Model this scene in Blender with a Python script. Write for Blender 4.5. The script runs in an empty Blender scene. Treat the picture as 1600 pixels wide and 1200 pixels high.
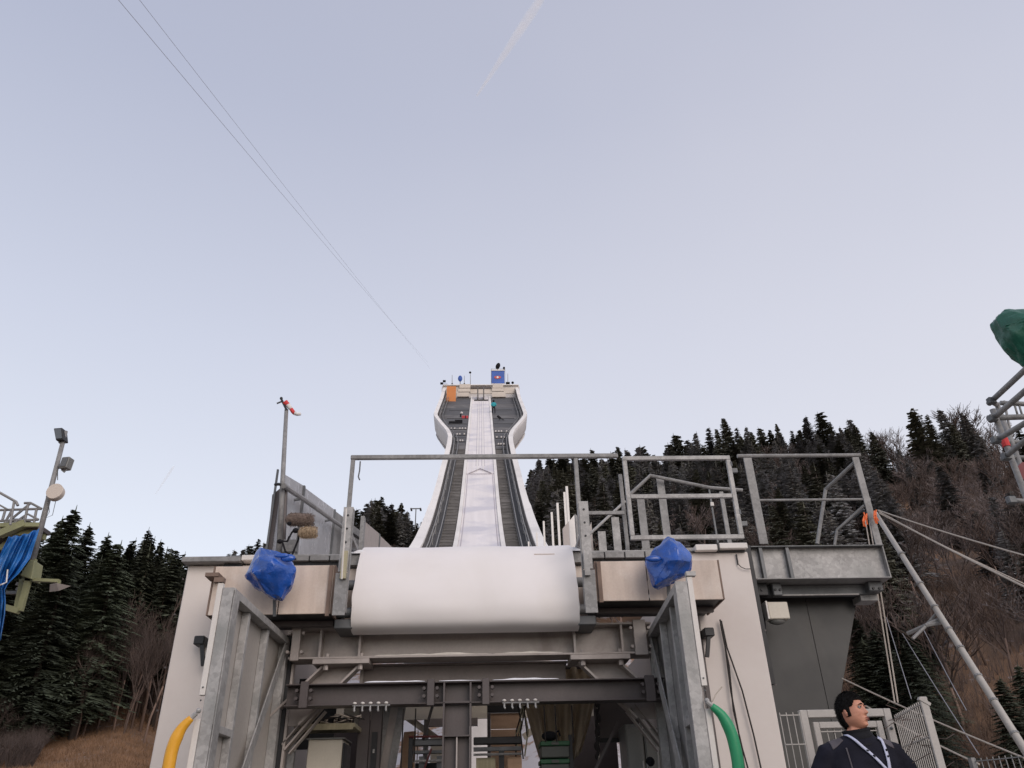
import bpy, bmesh, math, random
from mathutils import Vector, Matrix, noise
rad = math.radians
S = bpy.context.scene
COL = S.collection
random.seed(7)

# ------------------------------------------------------------------ camera
CAM = Vector((0.18, 0.0, 1.6)); FPX = 1200.0
_p, _y, _r = rad(30.2), rad(2.6), rad(1.5)
_f = Vector((math.sin(_y)*math.cos(_p), math.cos(_y)*math.cos(_p), math.sin(_p)))
_r0 = Vector((math.cos(_y), -math.sin(_y), 0)); _u0 = _r0.cross(_f)
_rt = _r0*math.cos(_r) - _u0*math.sin(_r); _up = _u0*math.cos(_r) + _r0*math.sin(_r)
cd = bpy.data.cameras.new('camera'); cam = bpy.data.objects.new('camera', cd); COL.objects.link(cam)
M = Matrix((_rt, _up, -_f)).transposed().to_4x4(); M.translation = CAM
cam.matrix_world = M
cd.sensor_width = 36; cd.lens = 36*FPX/1600; cd.clip_start = 0.1; cd.clip_end = 9000
S.camera = cam

# ------------------------------------------------------------------ sky
W = bpy.data.worlds.new('World'); S.world = W; W.use_nodes = True
nt = W.node_tree; nt.nodes.clear()
N = nt.nodes.new; L = nt.links.new
out = N('ShaderNodeOutputWorld'); bg = N('ShaderNodeBackground'); bg2 = N('ShaderNodeBackground'); add = N('ShaderNodeAddShader')
sky = N('ShaderNodeTexSky'); sky.sky_type = 'NISHITA'; sky.sun_disc = False
SUN_EL, SUN_AZ = 26, 152         # a veiled low sun behind the photographer
sky.sun_elevation = rad(SUN_EL); sky.sun_rotation = rad(SUN_AZ); sky.altitude = 800
L(sky.outputs[0], bg.inputs[0]); bg.inputs[1].default_value = 0.05
tc = N('ShaderNodeTexCoord'); sx = N('ShaderNodeSeparateXYZ'); L(tc.outputs['Generated'], sx.inputs[0])
ramp = N('ShaderNodeValToRGB'); L(sx.outputs['Z'], ramp.inputs[0])
cr = ramp.color_ramp
stops = [(0.0, (.74, .72, .70)), (.30, (.69, .68, .69)), (.52, (.575, .58, .645)), (.75, (.435, .45, .545)), (1.0, (.365, .38, .48))]
cr.elements[0].position = stops[0][0]; cr.elements[0].color = (*stops[0][1], 1)
cr.elements[1].position = stops[-1][0]; cr.elements[1].color = (*stops[-1][1], 1)
for p_, c_ in stops[1:-1]:
    e = cr.elements.new(p_); e.color = (*c_, 1)
# thin veil of high cloud, a touch pinker to the east (right)
nz = N('ShaderNodeTexNoise'); nz.inputs['Scale'].default_value = 1.6; nz.inputs['Detail'].default_value = 3
L(tc.outputs['Generated'], nz.inputs['Vector'])
mr = N('ShaderNodeMapRange'); mr.inputs['From Min'].default_value = -.5; mr.inputs['From Max'].default_value = .9
L(sx.outputs['X'], mr.inputs['Value'])
mm = N('ShaderNodeMath'); mm.operation = 'MULTIPLY'; L(mr.outputs[0], mm.inputs[0]); L(nz.outputs[0], mm.inputs[1])
mx = N('ShaderNodeMixRGB'); mx.inputs[2].default_value = (.74, .70, .72, 1)
L(mm.outputs[0], mx.inputs[0]); L(ramp.outputs[0], mx.inputs[1]); L(mx.outputs[0], bg2.inputs[0]); bg2.inputs[1].default_value = 0.975
L(bg.outputs[0], add.inputs[0]); L(bg2.outputs[0], add.inputs[1]); L(add.outputs[0], out.inputs[0])
# ------------------------------------------------------------------ sun
sd = bpy.data.lights.new('sun', 'SUN'); so = bpy.data.objects.new('sun', sd); COL.objects.link(so)
sd.energy = 1.3; sd.angle = rad(40); sd.color = (1, .87, .78)
_az, _el = rad(SUN_AZ), rad(SUN_EL)
_d = Vector((math.sin(_az)*math.cos(_el), math.cos(_az)*math.cos(_el), math.sin(_el)))
so.rotation_euler = _d.to_track_quat('Z', 'Y').to_euler()
vs = S.view_settings; vs.view_transform = 'Standard'; vs.look = 'None'; vs.gamma = 1; vs.exposure = 0; vs.use_curve_mapping = False

# ------------------------------------------------------------------ helpers
def ray(px, py): return _f + _rt*((px-800)/FPX) + _up*((600-py)/FPX)
def at(px, py, Y):
    d = ray(px, py); return CAM + d*((Y-CAM.y)/d.y)
def atX(px, py, X):
    d = ray(px, py); return CAM + d*((X-CAM.x)/d.x)

MATS = {}
def mat(name, c, rough=.6, metal=0.0, var=.12, scale=4.0, bump=0.0, bscale=40.0, c2=None, mask=(.45, .65), mscale=2.0,
        streak=None, coat=0.0, spangle=False, alpha=None, trans=0.0, fine=.06, sheen=0.0):
    m = bpy.data.materials.new(name); m.use_nodes = True; t = m.node_tree; n = t.nodes; l = t.links
    b = n['Principled BSDF']; tc = n.new('ShaderNodeTexCoord')
    def noise_(s, detail=5, vec=None, dist=0):
        x = n.new('ShaderNodeTexNoise'); x.inputs['Scale'].default_value = s; x.inputs['Detail'].default_value = detail
        x.inputs['Distortion'].default_value = dist
        l.new(vec if vec else tc.outputs['Object'], x.inputs['Vector']); return x.outputs[0]
    vec = tc.outputs['Object']
    if streak:
        mp = n.new('ShaderNodeMapping'); mp.inputs['Scale'].default_value = streak; l.new(vec, mp.inputs[0]); vec = mp.outputs[0]
    a = noise_(scale, 6, vec)
    if spangle:
        v = n.new('ShaderNodeTexVoronoi'); v.inputs['Scale'].default_value = 28; l.new(tc.outputs['Object'], v.inputs['Vector'])
        sp = n.new('ShaderNodeSeparateColor'); l.new(v.outputs['Color'], sp.inputs[0])
        mxx = n.new('ShaderNodeMath'); mxx.operation = 'MULTIPLY_ADD'; mxx.inputs[1].default_value = .28; mxx.inputs[2].default_value = -.14
        l.new(sp.outputs[0], mxx.inputs[0]); ad = n.new('ShaderNodeMath'); ad.operation = 'ADD'; l.new(a, ad.inputs[0]); l.new(mxx.outputs[0], ad.inputs[1]); a = ad.outputs[0]
    r = n.new('ShaderNodeValToRGB'); l.new(a, r.inputs[0])
    r.color_ramp.elements[0].position = .3; r.color_ramp.elements[1].position = .7
    r.color_ramp.elements[0].color = (*[x*(1-var) for x in c], 1); r.color_ramp.elements[1].color = (*[min(1, x*(1+var)) for x in c], 1)
    col = r.outputs[0]
    if c2:
        k = noise_(mscale, 8, None, .4); rr = n.new('ShaderNodeMapRange'); rr.inputs[1].default_value = mask[0]; rr.inputs[2].default_value = mask[1]; l.new(k, rr.inputs[0])
        mi = n.new('ShaderNodeMixRGB'); l.new(rr.outputs[0], mi.inputs[0]); l.new(col, mi.inputs[1]); mi.inputs[2].default_value = (*c2, 1); col = mi.outputs[0]
    if fine:
        k = noise_(scale*18, 2); mi = n.new('ShaderNodeMixRGB'); mi.blend_type = 'OVERLAY'; mi.inputs[0].default_value = fine*2
        l.new(col, mi.inputs[1]); l.new(k, mi.inputs[2]); col = mi.outputs[0]
    l.new(col, b.inputs['Base Color'])
    b.inputs['Roughness'].default_value = rough; b.inputs['Metallic'].default_value = metal
    b.inputs['Coat Weight'].default_value = coat
    if rough < .9:
        k = noise_(scale*3, 4); rr = n.new('ShaderNodeMapRange'); rr.inputs[3].default_value = max(.05, rough-.12); rr.inputs[4].default_value = min(1, rough+.12)
        l.new(k, rr.inputs[0]); l.new(rr.outputs[0], b.inputs['Roughness'])
    if alpha is not None: b.inputs['Alpha'].default_value = alpha
    if bump:
        k = noise_(bscale, 5); bp = n.new('ShaderNodeBump'); bp.inputs['Strength'].default_value = bump; bp.inputs['Distance'].default_value = .02
        l.new(k, bp.inputs['Height']); l.new(bp.outputs[0], b.inputs['Normal'])
    MATS[name] = m; return m

galv = mat('galvanised_steel', (.36, .35, .34), .55, .12, .22, 3, .08, 60, c2=(.26, .26, .25), mask=(.52, .72), spangle=True)
galv_dull = mat('dull_galvanised', (.25, .245, .24), .6, .12, .2, 3, .08, 60, spangle=True)
galv_dark = mat('dark_old_zinc', (.13, .135, .14), .55, .4, .2, 3, .05)  # darkest zinc tone, the metal's own colour on fittings and plates
sheetgrey = mat('gate_sheet', (.43, .395, .36), .5, .1, .1, 1.5, .03, 40, streak=(1, 1, .3))
beamgrey = mat('warm_grey_paint', (.39, .345, .32), .5, .1, .08, 2, .04, 50, c2=(.26, .22, .2), mask=(.55, .75))
darksteel = mat('dark_brown_steel', (.085, .07, .068), .5, .15, .15, 2, .04, 50)
blacksteel = mat('black_steel', (.02, .02, .022), .5, .2, .2, 3)
panelw = mat('painted_render', (.69, .625, .58), .75, 0, .035, .9, .05, 90, c2=(.62, .55, .51), mask=(.5, .8), mscale=.8, streak=(1, 1, .25), fine=.02)
pale_trim = mat('pale_trim', (.66, .62, .58), .55, 0, .08, 3)
ply = mat('plywood', (.60, .49, .41), .55, 0, .14, 3.0, .05, 80, streak=(3, 3, .35), c2=(.67, .58, .51), mask=(.48, .62), mscale=1.6)
ply_dark = mat('plywood_edge', (.20, .14, .11), .8, 0, .2, 6)
plyraw = mat('raw_plywood', (.52, .34, .22), .7, 0, .12, 3, streak=(1, 1, 4))
cover = mat('white_cover_sheet', (.80, .755, .735), .55, 0, .02, 1.2, .03, 12, c2=(.74, .69, .655), mask=(.45, .7), mscale=.9, streak=(.6, 1, 3), fine=.01)
snow = mat('snow', (.80, .80, .83), .7, 0, .05, 2, .3, 15)
dirtysnow = mat('dirty_snow', (.62, .58, .52), .8, 0, .12, 5, .4, 20)
trackm = mat('iced_track', (.80, .745, .725), .5, 0, .07, .35, .05, 8, c2=(.62, .59, .62), mask=(.45, .62), mscale=.35, streak=(6, .25, .25), fine=.05)
groove = mat('track_groove', (.42, .38, .40), .6, 0, .1, 2)
grate = mat('step_grating', (.125, .118, .115), .75, .1, .22, 1.2, streak=(.5, 1, 1), c2=(.19, .18, .175), mask=(.5, .65), mscale=.7)
grate_b = mat('step_nosing', (.21, .20, .195), .7, .2, .2, 2)
grate_d = mat('dark_grating', (.10, .098, .10), .75, .1, .15, .6)
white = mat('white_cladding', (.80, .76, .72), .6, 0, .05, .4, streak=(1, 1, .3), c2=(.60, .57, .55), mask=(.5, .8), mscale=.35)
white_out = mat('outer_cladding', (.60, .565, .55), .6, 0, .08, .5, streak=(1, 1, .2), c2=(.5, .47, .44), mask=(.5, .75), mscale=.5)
innerdark = mat('inner_parapet', (.13, .12, .118), .7, .1, .2, 1)
orange = mat('orange_board', (.62, .22, .06), .6, 0, .06, 1)
cream = mat('cream_board', (.62, .55, .48), .6, 0, .06, 1)
bluecab = mat('blue_banner', (.04, .11, .42), .5, 0, .15, 1)
logo_red = mat('logo_red', (.6, .09, .06), .5)
logo_white = mat('logo_white', (.75, .72, .7), .5)
bluepl = mat('blue_plastic', (.010, .075, .36), .28, 0, .35, 5, 1.0, 9, coat=.5)
tealc = mat('teal_jacket', (.03, .33, .38), .8)
blk = mat('black_cloth', (.015, .015, .018), .85, 0, .2, 6)
navy = mat('navy_jacket', (.012, .012, .02), .78, 0, .25, 5, .35, 9)
greyj = mat('grey_yoke', (.10, .09, .10), .8, 0, .12, 9, .2, 25)
skin = mat('skin', (.58, .27, .175), .55, 0, .07, 9, .05, 60, c2=(.42, .17, .12), mask=(.52, .75), mscale=9)
lip = mat('lips', (.36, .12, .10), .5)
hair = mat('dark_hair', (.007, .006, .0055), .7, 0, .4, 20, .5, 120, streak=(1, 1, .3))
lanyw = mat('lanyard', (.50, .52, .66), .6, 0, .05, 5)
eyew = mat('eye_white', (.33, .29, .27), .3)
tan_fur = mat('tan_fur', (.36, .27, .18), .95, 0, .25, 30)
brn_fur = mat('brown_fur', (.16, .12, .10), .95, 0, .3, 30)
red = mat('red_paint', (.42, .02, .03), .5)
maroon = mat('maroon_paint', (.10, .02, .02), .6)
fencew = mat('weathered_white_steel', (.43, .40, .37), .6, 0, .1, 3)
furn = mat('plate_paint', (.23, .195, .18), .6, 0, .1, 2)
maroon2 = mat('dull_red_plate', (.16, .02, .025), .6)
orsl = mat('orange_sling', (.80, .16, .04), .6)
rope = mat('pale_rope', (.48, .42, .36), .85, 0, .15, 40)
darkrope = mat('dark_rope', (.03, .025, .023), .8, 0, .2, 40)
cable = mat('cable', (.30, .30, .33), .6)
yellow = mat('yellow_hose', (.75, .36, .02), .45, 0, .06, 5)
green = mat('green_hose', (.02, .28, .12), .45, 0, .06, 5)
greent = mat('green_tarp', (.006, .095, .06), .5, 0, .3, 3, .6, 10, coat=.2)
bluet = mat('blue_tarp', (.03, .22, .62), .4, 0, .15, 4, .3, 14, coat=.25)
olive = mat('olive_paint', (.25, .25, .13), .6, 0, .15, 3)
cream_m = mat('cream_metal', (.58, .53, .44), .5, 0, .06, 3)
greycab = mat('grey_cabinet', (.20, .20, .19), .5, .1, .06, 3)
curtain = mat('beige_tarpaulin', (.52, .44, .33), .8, 0, .08, 2, .1, 20)
woodm = mat('weathered_wood', (.40, .36, .24), .8, 0, .15, 5, streak=(6, 1, 1))
crate_g = mat('crate_green', (.02, .10, .04), .5); crate_y = mat('crate_grey', (.11, .115, .10), .6)
frost = mat('polycarbonate', (.52, .52, .54), .25, 0, .1, 2, alpha=.80, c2=(.62, .62, .64), mask=(.45, .65), mscale=1.5)
discm = mat('radome', (.60, .52, .45), .6, 0, .03, 3)
glassd = mat('lamp_glass', (.08, .09, .1), .2, 0, .1, 3, coat=.8)
tarpgrey = mat('dark_grey_sheet', (.022, .022, .022), .45, .0, .2, .8, c2=(.042, .040, .036), mask=(.5, .62), mscale=.7)
redflag = mat('windsock_red', (.65, .06, .06), .8); whiteflag = mat('windsock_white', (.75, .72, .7), .8)
bark = mat('bark', (.06, .045, .038), .9, 0, .3, 3, .5, 12, streak=(1, 1, .3))
barkpale = mat('pale_bark', (.15, .10, .078), .9, 0, .3, 2, .4, 12, streak=(1, 1, .2))
twig = mat('twigs', (.088, .062, .052), .9, 0, .3, 1)
twig_f = mat('frosted_twigs', (.12, .092, .084), .9, 0, .35, 1.2, c2=(.36, .34, .34), mask=(.58, .74), mscale=.8)
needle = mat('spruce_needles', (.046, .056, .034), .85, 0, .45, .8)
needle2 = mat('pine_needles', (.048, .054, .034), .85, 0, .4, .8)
concrete = mat('concrete', (.30, .28, .26), .85, 0, .1, 2, .2, 30)
floorm = mat('asphalt', (.07, .068, .065), .9, 0, .15, 2, .3, 30)

def snowy(name, c, lo=.35, hi=.75, amt=1.0):
    m = mat(name, c, .85, 0, .4, .8); t = m.node_tree; n = t.nodes; l = t.links; b = n['Principled BSDF']
    g = n.new('ShaderNodeNewGeometry'); s = n.new('ShaderNodeSeparateXYZ'); l.new(g.outputs['True Normal'], s.inputs[0])
    ab = n.new('ShaderNodeMath'); ab.operation = 'ABSOLUTE'; l.new(s.outputs[2], ab.inputs[0])
    mr_ = n.new('ShaderNodeMapRange'); mr_.inputs[1].default_value = .45; mr_.inputs[2].default_value = .95; l.new(ab.outputs[0], mr_.inputs[0])
    k = n.new('ShaderNodeTexNoise'); k.inputs['Scale'].default_value = 1.3; k.inputs['Detail'].default_value = 6
    tc_ = n.new('ShaderNodeTexCoord'); l.new(tc_.outputs['Object'], k.inputs['Vector'])
    k2 = n.new('ShaderNodeMapRange'); k2.inputs[1].default_value = lo; k2.inputs[2].default_value = hi; l.new(k.outputs[0], k2.inputs[0])
    mu = n.new('ShaderNodeMath'); mu.operation = 'MULTIPLY'; l.new(mr_.outputs[0], mu.inputs[0]); l.new(k2.outputs[0], mu.inputs[1])
    mu2 = n.new('ShaderNodeMath'); mu2.operation = 'MULTIPLY'; l.new(mu.outputs[0], mu2.inputs[0]); mu2.inputs[1].default_value = amt
    mi = n.new('ShaderNodeMixRGB'); l.new(mu2.outputs[0], mi.inputs[0]); src = b.inputs['Base Color'].links[0].from_socket
    l.new(src, mi.inputs[1]); mi.inputs[2].default_value = (.55, .55, .58, 1); l.new(mi.outputs[0], b.inputs['Base Color'])
    return m
def thin(m, k=.45):      # light shines through thin cloth
    t = m.node_tree; n = t.nodes; l = t.links; b = n['Principled BSDF']; o_ = n['Material Output']; tr = n.new('ShaderNodeBsdfTranslucent'); mi = n.new('ShaderNodeMixShader')
    l.new(b.inputs['Base Color'].links[0].from_socket, tr.inputs[0]); mi.inputs[0].default_value = k; l.new(b.outputs[0], mi.inputs[1]); l.new(tr.outputs[0], mi.inputs[2]); l.new(mi.outputs[0], o_.inputs[0])
thin(curtain, .5); thin(bluet, .3)
for m_ in (navy, blk, greyj, hair): m_.node_tree.nodes['Principled BSDF'].inputs['Specular IOR Level'].default_value = .15
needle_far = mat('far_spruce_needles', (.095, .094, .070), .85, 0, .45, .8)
needle_s = snowy('snow_dusted_needles', (.10, .094, .080), .36, .66, .7)

def vary(m, lo_=.65, hi_=1.5):     # each tree of a kind is a little lighter or darker
    t = m.node_tree; n = t.nodes; l = t.links; b = n['Principled BSDF']; src = b.inputs['Base Color'].links[0].from_socket
    oi = n.new('ShaderNodeObjectInfo'); mr = n.new('ShaderNodeMapRange'); mr.inputs[3].default_value = lo_; mr.inputs[4].default_value = hi_; l.new(oi.outputs['Random'], mr.inputs[0])
    mu = n.new('ShaderNodeVectorMath'); mu.operation = 'SCALE'; l.new(src, mu.inputs[0]); l.new(mr.outputs[0], mu.inputs['Scale']); l.new(mu.outputs[0], b.inputs['Base Color'])
for m__ in (needle, needle2, needle_far, needle_s, twig, twig_f, barkpale): vary(m__)
def tag(o, label=None, cat=None, group=None, kind=None):
    if label: o['label'] = label
    if cat: o['category'] = cat
    if group: o['group'] = group
    if kind: o['kind'] = kind
    return o
def thing(name, label, cat, loc=(0, 0, 0), group=None):
    o = bpy.data.objects.new(name, None); COL.objects.link(o); o.location = loc; o.empty_display_size = .2
    return tag(o, label, cat, group)
def rootloc(o):
    while o.parent: o = o.parent
    return Vector(o.location)

class MB:
    def __init__(s): s.v = []; s.f = []
    def add(s, vs_, fs_):
        b = len(s.v); s.v += [tuple(v) for v in vs_]; s.f += [tuple(b+i for i in f) for f in fs_]; return s
    def box(s, x0, x1, y0, y1, z0, z1):
        return s.add([(x0,y0,z0),(x1,y0,z0),(x1,y1,z0),(x0,y1,z0),(x0,y0,z1),(x1,y0,z1),(x1,y1,z1),(x0,y1,z1)],
                     [(0,3,2,1),(4,5,6,7),(0,1,5,4),(1,2,6,5),(2,3,7,6),(3,0,4,7)])
    def hexa(s, a, b):   # two quads (lists of 4 points) joined into a solid
        return s.add(list(a)+list(b), [(0,3,2,1),(4,5,6,7),(0,1,5,4),(1,2,6,5),(2,3,7,6),(3,0,4,7)])
    def bar(s, p, q, w, h=None, up=(0, 0, 1)):
        p, q = Vector(p), Vector(q); h = h or w; d = (q-p).normalized(); u = Vector(up)
        if abs(d.dot(u)) > .98: u = Vector((0, 1, 0))
        a = d.cross(u).normalized()*(w/2); c = a.cross(d).normalized()*(h/2)
        return s.hexa([p-a-c, p+a-c, p+a+c, p-a+c], [q-a-c, q+a-c, q+a+c, q-a+c])
    def tube(s, pts, r, n=8, closed=False):
        pts = [Vector(p) for p in pts]; rings = []
        rr = r if isinstance(r, (list, tuple)) else [r]*len(pts)
        prev = None
        for i, p in enumerate(pts):
            a = pts[max(0, i-1)]; b = pts[min(len(pts)-1, i+1)]; d = (b-a).normalized()
            if prev is None:
                u = Vector((0, 0, 1)) if abs(d.z) < .9 else Vector((1, 0, 0))
                x = d.cross(u).normalized()
            else:
                x = (prev - d*prev.dot(d)).normalized()
            prev = x; y = d.cross(x)
            rings.append([p + (x*math.cos(2*math.pi*k/n) + y*math.sin(2*math.pi*k/n))*rr[i] for k in range(n)])
        vs_ = [v for g in rings for v in g]; fs_ = []
        for i in range(len(rings)-1):
            for k in range(n):
                fs_.append((i*n+k, i*n+(k+1) % n, (i+1)*n+(k+1) % n, (i+1)*n+k))
        fs_.append(tuple(range(n-1, -1, -1))); fs_.append(tuple((len(rings)-1)*n+k for k in range(n)))
        return s.add(vs_, fs_)
    def prism(s, poly, vec):
        poly = [Vector(p) for p in poly]; v = Vector(vec); n = len(poly)
        return s.add(poly + [p+v for p in poly], [tuple(range(n-1, -1, -1)), tuple(range(n, 2*n))] + [(i, (i+1) % n, n+(i+1) % n, n+i) for i in range(n)])
    def grid(s, rows):
        b = len(rows[0]); vs_ = [v for r_ in rows for v in r_]
        return s.add(vs_, [(i*b+j, i*b+j+1, (i+1)*b+j+1, (i+1)*b+j) for i in range(len(rows)-1) for j in range(b-1)])
    def ball(s, c, r, n=12, m=8, sc=(1, 1, 1)):
        c = Vector(c); vs_ = []; fs_ = []
        for i in range(1, m):
            t = math.pi*i/m
            for j in range(n):
                a = 2*math.pi*j/n
                vs_.append(c+Vector((math.sin(t)*math.cos(a)*sc[0], math.sin(t)*math.sin(a)*sc[1], math.cos(t)*sc[2]))*r)
        vs_ += [c+Vector((0, 0, r*sc[2])), c-Vector((0, 0, r*sc[2]))]; T = len(vs_)-2
        for i in range(m-2):
            for j in range(n): fs_.append((i*n+j, (i+1)*n+j, (i+1)*n+(j+1) % n, i*n+(j+1) % n))
        for j in range(n): fs_.append((T, j, (j+1) % n)); fs_.append((T+1, (m-2)*n+(j+1) % n, (m-2)*n+j))
        return s.add(vs_, fs_)
    def mesh(s, name, m, off=Vector((0, 0, 0)), smooth=False):
        me = bpy.data.meshes.new(name); me.from_pydata([tuple(Vector(v)-off) for v in s.v], [], s.f)
        ms = m if isinstance(m, (list, tuple)) else [m]
        for x in ms: me.materials.append(x)
        bm = bmesh.new(); bm.from_mesh(me); bmesh.ops.recalc_face_normals(bm, faces=bm.faces); bm.to_mesh(me); bm.free()
        if smooth: me.polygons.foreach_set('use_smooth', [True]*len(me.polygons))
        me.update(); return me
    def build(s, name, m, parent=None, label=None, cat=None, group=None, kind=None, smooth=False, bevel=0, solid=0, auto=False):
        if parent is not None: off = rootloc(parent)
        else: # origin at the base of the thing
            off = Vector((sum(v[0] for v in s.v)/len(s.v), sum(v[1] for v in s.v)/len(s.v), min(v[2] for v in s.v)))
        o = bpy.data.objects.new(name, s.mesh(name, m, off, smooth or auto)); COL.objects.link(o)
        if parent is not None: o.parent = parent
        else: o.location = off
        if auto:
            o.data.set_sharp_from_angle(angle=rad(35))
        if solid:
            k = o.modifiers.new('thickness', 'SOLIDIFY'); k.thickness = solid; k.offset = 0
        if bevel:
            k = o.modifiers.new('bevel', 'BEVEL'); k.width = bevel; k.segments = 1; k.limit_method = 'ANGLE'
        return tag(o, label, cat, group, kind)
def B(*a): return MB().box(*a)
def T(pts, r, n=8): return MB().tube(pts, r, n)
def sag(p, q, s_, n=14):
    p, q = Vector(p), Vector(q); return [p.lerp(q, i/n) - Vector((0, 0, s_*4*(i/n)*(1-i/n))) for i in range(n+1)]
def lerp(a, b, t): return a+(b-a)*t
def interp(tab, x):
    if x <= tab[0][0]: return tab[0][1:]
    for a, b in zip(tab, tab[1:]):
        if x <= b[0]:
            t = (x-a[0])/(b[0]-a[0]); return tuple(lerp(p, q, t) for p, q in zip(a[1:], b[1:]))
    return tab[-1][1:]

# ------------------------------------------------------------------ terrain
#      azimuth: ridge elevation (deg), foot distance, ridge distance
RT = [(-180, 0, 60, 400), (-100, 2, 60, 300), (-60, 6, 30, 130), (-34, 7.4, 27, 115), (-27, 9.0, 27, 115), (-23, 9.9, 27, 115), (-20.5, 11.0, 32, 170), (-18.4, 13.6, 40, 300), (-16, 14.6, 44, 340),
      (-10, 17.2, 44, 340), (-5, 17.2, 44, 330), (0, 18.5, 44, 300), (4, 20.2, 42, 250), (8, 20.4, 42, 245), (15, 20.7, 50, 240), (20, 22.0, 56, 240),
      (27, 21.2, 58, 240), (33, 20.2, 58, 240), (36, 20.0, 56, 235), (40, 17.5, 54, 230), (60, 13, 50, 220), (90, 6, 60, 250), (180, 0, 60, 400)]
def ground(x, y):
    dx, dy = x-CAM.x, y; d = math.hypot(dx, dy); az = math.degrees(math.atan2(dx, dy))
    el, d0, d1 = interp(RT, az)
    if d < d0: h = 0
    else:
        zt = d1*math.tan(rad(el)); t = (d-d0)/(d1-d0)
        if t < 1: h = zt*(t + .0*t) + .02*zt*math.sin(t*9+az*.2)*min(1, t*4)*(1-t)
        else: h = zt*(1 - .25*min(1, (t-1)))
        h += (noise.noise(Vector((x*.03, y*.03, 0)))*3.0 + noise.noise(Vector((x*.15, y*.15, 3)))*.6)*min(1, (d-d0)/60)
    return h
azs = [-180+i*6 for i in range(23)] + [-45+i*.75 for i in range(127)] + [51+i*6 for i in range(22)]
azs = sorted(set([a for a in azs if a < 180])) 
ds = [1.5, 4, 8, 12, 16, 20, 24, 28, 32, 36, 40, 45, 50, 56, 62, 70, 78, 87, 97, 108, 120, 133, 147, 162, 178, 195, 213, 228, 240, 252, 270, 290, 310, 330, 350, 380, 430, 520, 700, 1000, 1600, 2600, 4500]
V = [(CAM.x, 0, -.004)]; Fc = []
for d in ds:
    for a in azs:
        x = CAM.x+d*math.sin(rad(a)); y = d*math.cos(rad(a)); V.append((x, y, ground(x, y)))
n_ = len(azs)
for j in range(n_): Fc.append((0, 1+(j+1) % n_, 1+j))
for i in range(len(ds)-1):
    for j in range(n_):
        a = 1+i*n_+j; b = 1+i*n_+(j+1) % n_; Fc.append((a, b, b+n_, a+n_))
gm = mat('forest_floor', (.095, .064, .046), .95, 0, .35, .25, .6, 3, c2=(.22, .125, .07), mask=(.3, .52), mscale=.12)
t = gm.node_tree; n = t.nodes; l = t.links; b = n['Principled BSDF']
k = n.new('ShaderNodeTexNoise'); k.inputs['Scale'].default_value = .35; k.inputs['Detail'].default_value = 10; k.inputs['Roughness'].default_value = .75
tcn = n.new('ShaderNodeTexCoord'); l.new(tcn.outputs['Object'], k.inputs['Vector'])
# snow lies thick on the open shoulder under the jump and thins out into the wood
sx_ = n.new('ShaderNodeSeparateXYZ'); l.new(tcn.outputs['Object'], sx_.inputs[0])
ax = n.new('ShaderNodeMath'); ax.operation = 'ABSOLUTE'; l.new(sx_.outputs[0], ax.inputs[0])
m1 = n.new('ShaderNodeMapRange'); m1.inputs[1].default_value = 8; m1.inputs[2].default_value = 20; m1.inputs[3].default_value = .17; m1.inputs[4].default_value = 0; l.new(ax.outputs[0], m1.inputs[0])
m2 = n.new('ShaderNodeMapRange'); m2.inputs[1].default_value = 12; m2.inputs[2].default_value = 20; l.new(sx_.outputs[1], m2.inputs[0])
m3 = n.new('ShaderNodeMath'); m3.operation = 'MULTIPLY_ADD'; l.new(m1.outputs[0], m3.inputs[0]); l.new(m2.outputs[0], m3.inputs[1]); l.new(k.outputs[0], m3.inputs[2])
mr_ = n.new('ShaderNodeMapRange'); mr_.inputs[1].default_value = .575; mr_.inputs[2].default_value = .66; l.new(m3.outputs[0], mr_.inputs[0])
mi = n.new('ShaderNodeMixRGB'); l.new(mr_.outputs[0], mi.inputs[0]); l.new(b.inputs['Base Color'].links[0].from_socket, mi.inputs[1])
mi.inputs[2].default_value = (.42, .40, .41, 1); l.new(mi.outputs[0], b.inputs['Base Color'])
me = bpy.data.meshes.new('ground'); me.from_pydata(V, [], Fc); me.materials.append(gm)
me.polygons.foreach_set('use_smooth', [True]*len(me.polygons))
bm = bmesh.new(); bm.from_mesh(me); bmesh.ops.recalc_face_normals(bm, faces=bm.faces); bm.to_mesh(me); bm.free()
go = bpy.data.objects.new('ground', me); COL.objects.link(go); tag(go, kind='structure')
B(-9, 9, -8, 16, -.2, .012).build('forecourt', floorm, kind='structure')
B(3.6, 12, 4.0, 12, .02, .55).build('raised_pavement', concrete, kind='structure')
# ------------------------------------------------------------------ in-run tower
def prof(D):
    if D <= 15: return 4.5+(D-8.95)*.185
    if D <= 60: s = .01256; q = D-15; return 5.62+.185*q+s*q*q/2
    return prof(60)+.751*(D-60)
def hwid(D):
    return interp([(9, 1.6), (16, 2.2), (30, 2.75), (36, 2.85), (43, 2.98), (52, 3.05), (60, 3.02), (66, 2.94), (71, 2.92), (74, 3.0), (76, 3.25), (78, 3.68), (80, 4.2), (82, 4.66), (84, 5.12), (85.8, 5.46), (87, 5.48), (106, 5.42)], D)[0]
def onrun(px, py, dz=0.0):
    lo, hi = 25.0, 112.0; d = ray(px, py)
    for _ in range(50):
        mid = (lo+hi)/2; p = CAM+d*(mid/d.y)
        if p.z > prof(mid)+dz: lo = mid
        else: hi = mid
    return CAM+d*(lo/d.y)
Ds = [9.05, 10, 12, 14, 16]+[16+2*i for i in range(1, 45)]+[105]
Ds = [d for d in Ds if d <= 105]
TOPD = 105.0
jump = thing('ski_jump_inrun', 'tall white ski jump in-run tower rising behind the take-off table', 'ski jump', (0, 30, 10))
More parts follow.
